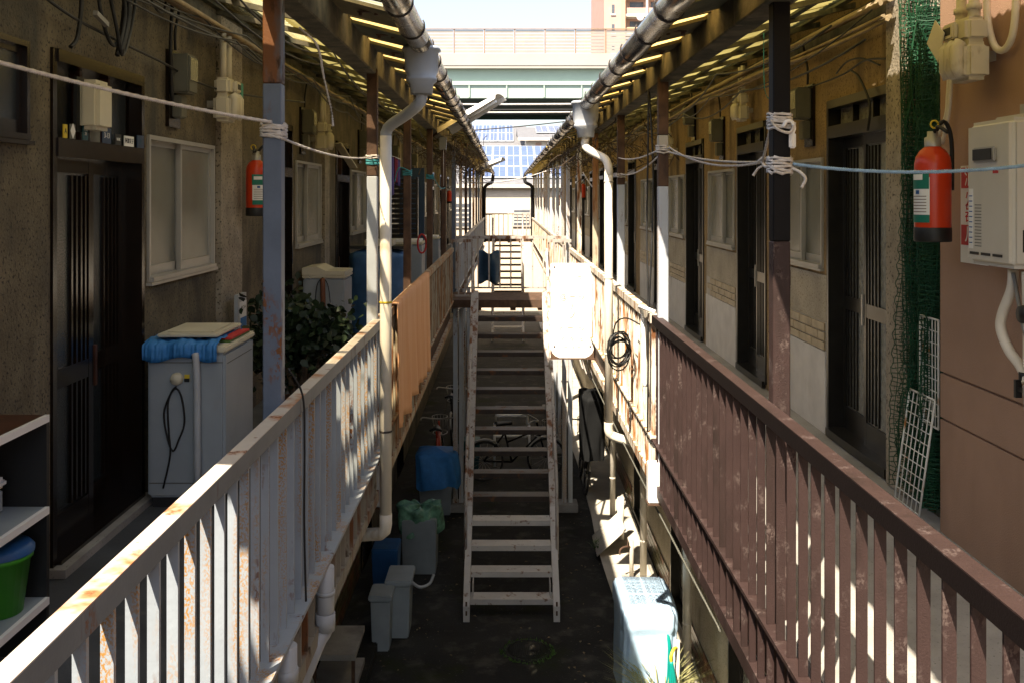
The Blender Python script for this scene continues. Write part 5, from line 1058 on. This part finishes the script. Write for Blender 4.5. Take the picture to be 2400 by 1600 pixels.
def tarptop(u, v):
    a = 2*math.pi*u; e = 5; cx = math.copysign(abs(math.cos(a))**(2/e), math.cos(a)); cy = math.copysign(abs(math.sin(a))**(2/e), math.sin(a))
    f = 1. if v < .7 else max(0,(1-v)/.3); zz = .28*v/.7 if v < .7 else .28+.04*(1-f)
    w = 1+.08*math.sin(3*a+1)*(1-v)+.06*math.sin(7*a+5*v); return (-1.02+.29*cx*f*w+.05*(1-v)*(math.cos(a) > .6), 14.6+.29*cy*f*w, .62-.22*(1-v)**2+zz*1.0+.03*math.sin(4*a)*(1-v))
tag(MB().grid(tarptop, 50, 14).build('tarp_bundle', 'tarp_blue', None), 'blue tarpaulin knotted over the grey bin near the stairs', 'tarp')
bin_('dark grey bin under the green plastic bag', -1.06, 12.35, .42, .46, .66, 'bin_grey', None, .95)
def bagf(u, v):
    a = 2*math.pi*u; f = 1. if v < .65 else max(0,(1-v)/.35)
    w = 1+.12*math.sin(2*a+.5)+.09*math.sin(5*a+6*v)+.05*math.sin(9*a-4*v)
    return (-1.06+.25*math.cos(a)*f*w, 12.35+.24*math.sin(a)*f*w, .60-.14*(1-v)**2+.17*min(1,v/.65)+.07*abs(math.cos(a))*(v > .3)*f+.02*math.sin(7*a))
tag(MB().grid(bagf, 50, 16).build('green_bag', 'bag_green', None), 'crinkled green plastic bag tied over the dark grey bin', 'bag')
bin_('pale lidded bin beside the downpipe foot in the dark alley', -1.12, 10.55, .24, .42, .56, 'bin_pale', 'bin_pale')
bin_('second pale lidded bin standing against the first in the dark alley', -1.27, 10.2, .2, .3, .52, 'bin_pale', 'bin_pale')
bin_('navy tub behind the pale lidded bins', -1.38, 11.5, .3, .4, .6, 'blue_plastic')
tag(MB().tube(spline([(-1.0,10.6,.5),(-.92,10.65,.43),(-.82,10.7,.45),(-.78,10.75,.53)],6), .016, 8).build('grey_hose', 'pvc_grey'), 'grey hose arching out of the pale lidded bin', 'hose')
bin_('teal tub on the ground under the landing', -.62, 16.9, .36, .36, .5, 'plate_teal')
tag(MB().grid(lambda u, v: (-.78+.62*u, 27+.1*math.sin(u*7)+.8*v, H(-1.5)-.9*v+.05*math.sin(u*9+v*4)), 20, 10).build('tarp_awning', 'tarp_deep', None, solid=.004), 'blue tarpaulin awning hung below the far plaster-side balcony', 'tarp')
T = thing('low_rack', 'low rack of pale boards under the white-railed balcony by the drain elbow', 'rack', (-1.45,8.9,.1))
for z in (.25,.55): MB().box(-1.72,-1.32,8.7,9.3,z,z+.05).build('board', 'concrete', T)
for x in (-1.70,-1.36): MB().box(x,x+.03,8.75,8.78,.101,.249).build('leg', 'rust_steel', T); MB().box(x,x+.03,8.75,8.78,.301,.549).build('leg', 'rust_steel', T)
T = thing('leaning_board', 'grey board leaning against the lower plaster wall in the dark', 'board', (-1.5,7.9,.1)); MB().bar((-1.38,8.0,.11),(-1.70,7.5,1.5),.5,.02,up=(1,.2,.3)).build('board', 'bin_grey', T)

# ================================================================ BEYOND THE ALLEY
def pv_roof(t, x0, x1, ye, ze, yr, zr, nx, ny, px0, px1, f0=.08, f1=.95):
    lerp = lambda x, f, o=0.: (x, ye+(yr-ye)*f, ze+(zr-ze)*f+o)
    for i in range(nx):
        for j in range(ny):
            a, b = px0+(px1-px0)*i/nx, px0+(px1-px0)*(i+1)/nx-.02; p, q = f0+(f1-f0)*j/ny, f0+(f1-f0)*(j+1)/ny-.01
            m = MB(); m.add([lerp(a,p,.06),lerp(b,p,.06),lerp(b,q,.06),lerp(a,q,.06),lerp(a,p,.10),lerp(b,p,.10),lerp(b,q,.10),lerp(a,q,.10)], [(0,3,2,1),(4,5,6,7),(0,1,5,4),(1,2,6,5),(2,3,7,6),(3,0,4,7)])
            pn = m.build('solar_panel', 'pv_frame', t); e = .02; g = .006
            m = MB()
            for c in range(2):
                for d in range(2):
                    aa, bb = a+e+(b-a-2*e)*c/2+.01, a+e+(b-a-2*e)*(c+1)/2-.01; pp, qq = p+g+(q-p-2*g)*d/2+.002, p+g+(q-p-2*g)*(d+1)/2-.002
                    m.add([lerp(aa,pp,.106),lerp(bb,pp,.106),lerp(bb,qq,.106),lerp(aa,qq,.106)], [(0,1,2,3)])
            m.build('cells', 'pv_cell', pn)
def house(label, x0, x1, y0, d, ze, zr, mt, pv=None, wins=(), o=.45):
    t = thing('house', label, 'house', ((x0+x1)/2, y0, 0))
    MB().box(x0, x1, y0, y0+d, 0, ze).build('wall', mt, t)
    m = MB(); yr = y0+d/2
    m.add([(x0-o,y0-o,ze-.02),(x1+o,y0-o,ze-.02),(x1+o,yr,zr),(x0-o,yr,zr),(x0-o,y0+d+o,ze-.02),(x1+o,y0+d+o,ze-.02),(x0-o,y0-o,ze+.12),(x1+o,y0-o,ze+.12),(x1+o,yr,zr+.14),(x0-o,yr,zr+.14),(x0-o,y0+d+o,ze+.12),(x1+o,y0+d+o,ze+.12)],
       [(0,3,2,1),(3,4,5,2),(6,7,8,9),(9,8,11,10),(0,1,7,6),(4,10,11,5),(0,6,9,10,4,3),(1,2,5,11,8,7)]); m.build('roof', 'roof_slate', t)
    MB().box(x0-o, x1+o, y0-o-.1, y0-o-.001, ze-.06, ze+.10).build('eave_gutter', 'house_trim', t)
    m = MB(); m.add([(x0,y0+.01,ze),(x0,y0+d-.01,ze),(x0,yr,zr-.05)],[(0,2,1)]); m.add([(x1,y0+.01,ze),(x1,y0+d-.01,ze),(x1,yr,zr-.05)],[(0,1,2)]); m.build('gable', mt, t)
    if pv: pv_roof(t, x0, x1, y0-o, ze+.12, yr, zr+.14, *pv)
    for xa, xb, za, zb in wins:
        w = MB().box(xa-.06, xb+.06, y0-.06, y0-.001, za-.06, zb+.06).build('window', 'house_trim', t); MB().box(xa, xb, y0-.07, y0-.0605, za, zb).build('pane', 'window_far', w)
        for k in range(1,5): MB().box(xa, xb, y0-.08, y0-.0705, za+(zb-za)*k/5-.03, za+(zb-za)*k/5+.03).build('bar', 'house_trim', w)
    return t
house('cream house closing the alley with solar panels over its eave', -2.6, 4.6, 40, 8, H(.40), H(2.05), 'house_cream', (9, 3, -1.75, 3.6, .10, .97), [(.32,.95,H(-1.15),H(-.55)), (2.3,3.2,H(-1.2),H(-.3)), (-2.2,-1.4,H(-1.2),H(-.3))], .14)
house('second house with small solar array behind the cream house', -6, .75, 56, 8, H(2.75), H(4.1), 'house_white', (6, 2, -2.3, .45, .12, .96))
T = house('white gabled house with brown shutter and solar roof behind the cream house', 1.05, 8, 52, 8, H(2.95), H(3.75), 'house_white', (4, 1, 1.6, 4.4, .3, .95))
MB().box(1.55, 1.85, 51.95, 51.999, H(1.5), H(2.8)).build('shutter', 'tower_brick', T)
house('long pale house far beneath the overpass', -20, 20, 70, 9, H(4.6), H(5.0), 'house_white', None, [(-4,-3,H(2),H(3.2)),(3,4,H(2),H(3.2))])
# elevated road
T = thing('elevated_road', 'green steel elevated road with pale parapet and noise fence', 'elevated road', (0, 90, 0))
g = lambda y_px, Y=80: CZ + (VPY-y_px)*Y/F
MB().box(-90, 90, 80, 80.35, g(199), g(163)).build('girder_web', 'girder_green', T); MB().box(-90, 90, 79.75, 80.4, g(231), g(200)).build('lower_web', 'girder_green', T)
MB().box(-90, 90, 79.6, 80.6, g(201), g(198)).build('flange', 'girder_green', T)
MB().box(-90, 90, 80.41, 99, g(231)+.1, g(231)+.6).build('deck_soffit', 'girder_dark', T); MB().box(-90, 90, 98.6, 99.2, g(231)-.25, g(231)+2).build('far_girder', 'girder_dark', T)
MB().box(-90, 90, 79.4, 99.5, g(163)+.02, g(156)).build('road_slab', 'parapet', T); MB().box(-90, 90, 79.35, 79.7, g(156)+.001, g(128)).build('parapet', 'parapet', T)
m0 = None
for k in range(70):
    x = -84 + 2.42*k
    if abs(x) > 30: continue
    if m0 is None: m0 = MB().box(x-.05, x+.05, 79.45, 79.6, g(128)+.001, g(72)).build('fence_post', 'fence_post', T); xm = x; s0 = None
    else: dup1(m0, (x-xm,0,0), T)
    for q in range(7):
        if s0 is None: s0 = MB().box(x+.07, x+2.33, 79.50, 79.56, g(126), g(126)+.2).build('fence_slat', 'fence_panel', T); zq = 0
        elif not (q == 0 and x == xm): dup1(s0, (x-xm, 0, q*(g(74)-g(126)-.2)/6), T)
MB().box(-90, 90, 79.4, 79.62, g(72)+.001, g(70)).build('fence_cap', 'fence_post', T)
for k in range(40): MB().box(-60+3*k, -59.9+3*k, 79.6, 79.74, g(230), g(202)).build('web_stiffener', 'girder_green', T) if abs(-60+3*k) < 26 else None
for x in (-30, 30): MB().box(x-1.5, x+1.5, 86, 92, 0, g(231)).build('pier', 'parapet', T)
for i, (y, s) in enumerate(((247,.5), (252,.7), (262,.6), (267,.3))):
    tag(MB().tube(sag((-30,60,g(y,60)+.5),(30,60,g(y,60)+.6),s,30), (.06,.03,.05,.03)[i], 6).build('utility_cable', 'house_trim' if i in (0,2) else 'cable_black'), ['thick pale utility cable strung before the overpass, topmost', 'black utility cable just beneath the topmost pale one', 'lower pale utility cable strung before the overpass', 'lowest black utility cable before the overpass'][i], 'cable')
tag(MB().tube(sag((-3,48,H(3.1)),(12,46,H(5.0)),.3,16), .03, 5).build('service_wire', 'cable_black'), 'thin black service wire slanting up over the gabled house', 'cable')
# apartment tower
T = thing('apartment_tower', 'pinkish brick apartment tower standing behind the elevated road', 'tower', (22, 140, 0)); tg = lambda x_px, Y=130: (x_px-VPX)*Y/F
X0 = tg(1416)
MB().box(X0, X0+2.6, 130, 150, 0, 45).build('corner_block', 'tower_brick', T); MB().box(X0+2.601, X0+30, 132, 150, 0, 45).build('main_block', 'tower_brick', T); MB().box(X0+2.3, X0+2.75, 129.8, 131.9, 0, 45).build('edge_strip', 'tower_tan', T)
for f in range(12):
    z = CZ + (VPY-68)*130/F - 6 + 2.55*f
    if z < 4: continue
    MB().box(X0+2.76, X0+30, 130.2, 131.99, z, z+.35).build('balcony_slab', 'house_white', T); b = MB().box(X0+3.0, X0+30, 130.2, 130.3, z+.351, z+1.15).build('balcony_wall', 'tower_brick' if f % 2 else 'tower_tan', T)
    w = MB().box(X0+1.0, X0+1.35, 129.95, 129.999, z+.3, z+1.5).build('window', 'window_far', T); MB().box(X0+.85, X0+1.5, 129.85, 129.949, z+.1, z+.28).build('sill', 'house_white', w)
    for x in (X0+3.6, X0+6.4, X0+9.5, X0+13): MB().box(x, x+1.8, 131.93, 131.999, z+.36, z+2.2).build('balcony_door', 'window_far', T)
for x in (X0+5.6, X0+11): MB().box(x-.12, x+.12, 129.9, 130.19, 0, 45).build('drain_stack', 'house_white', T)
m = MB(); m.lathe([(0,.12),(.3,.06),(.45,0)], (X0+4.7,129.9,tg(1186+0)+CZ+(VPY-41)*130/F), 16, axis='Y'); m.build('dish_antenna', 'white_paint', T, solid=.02)
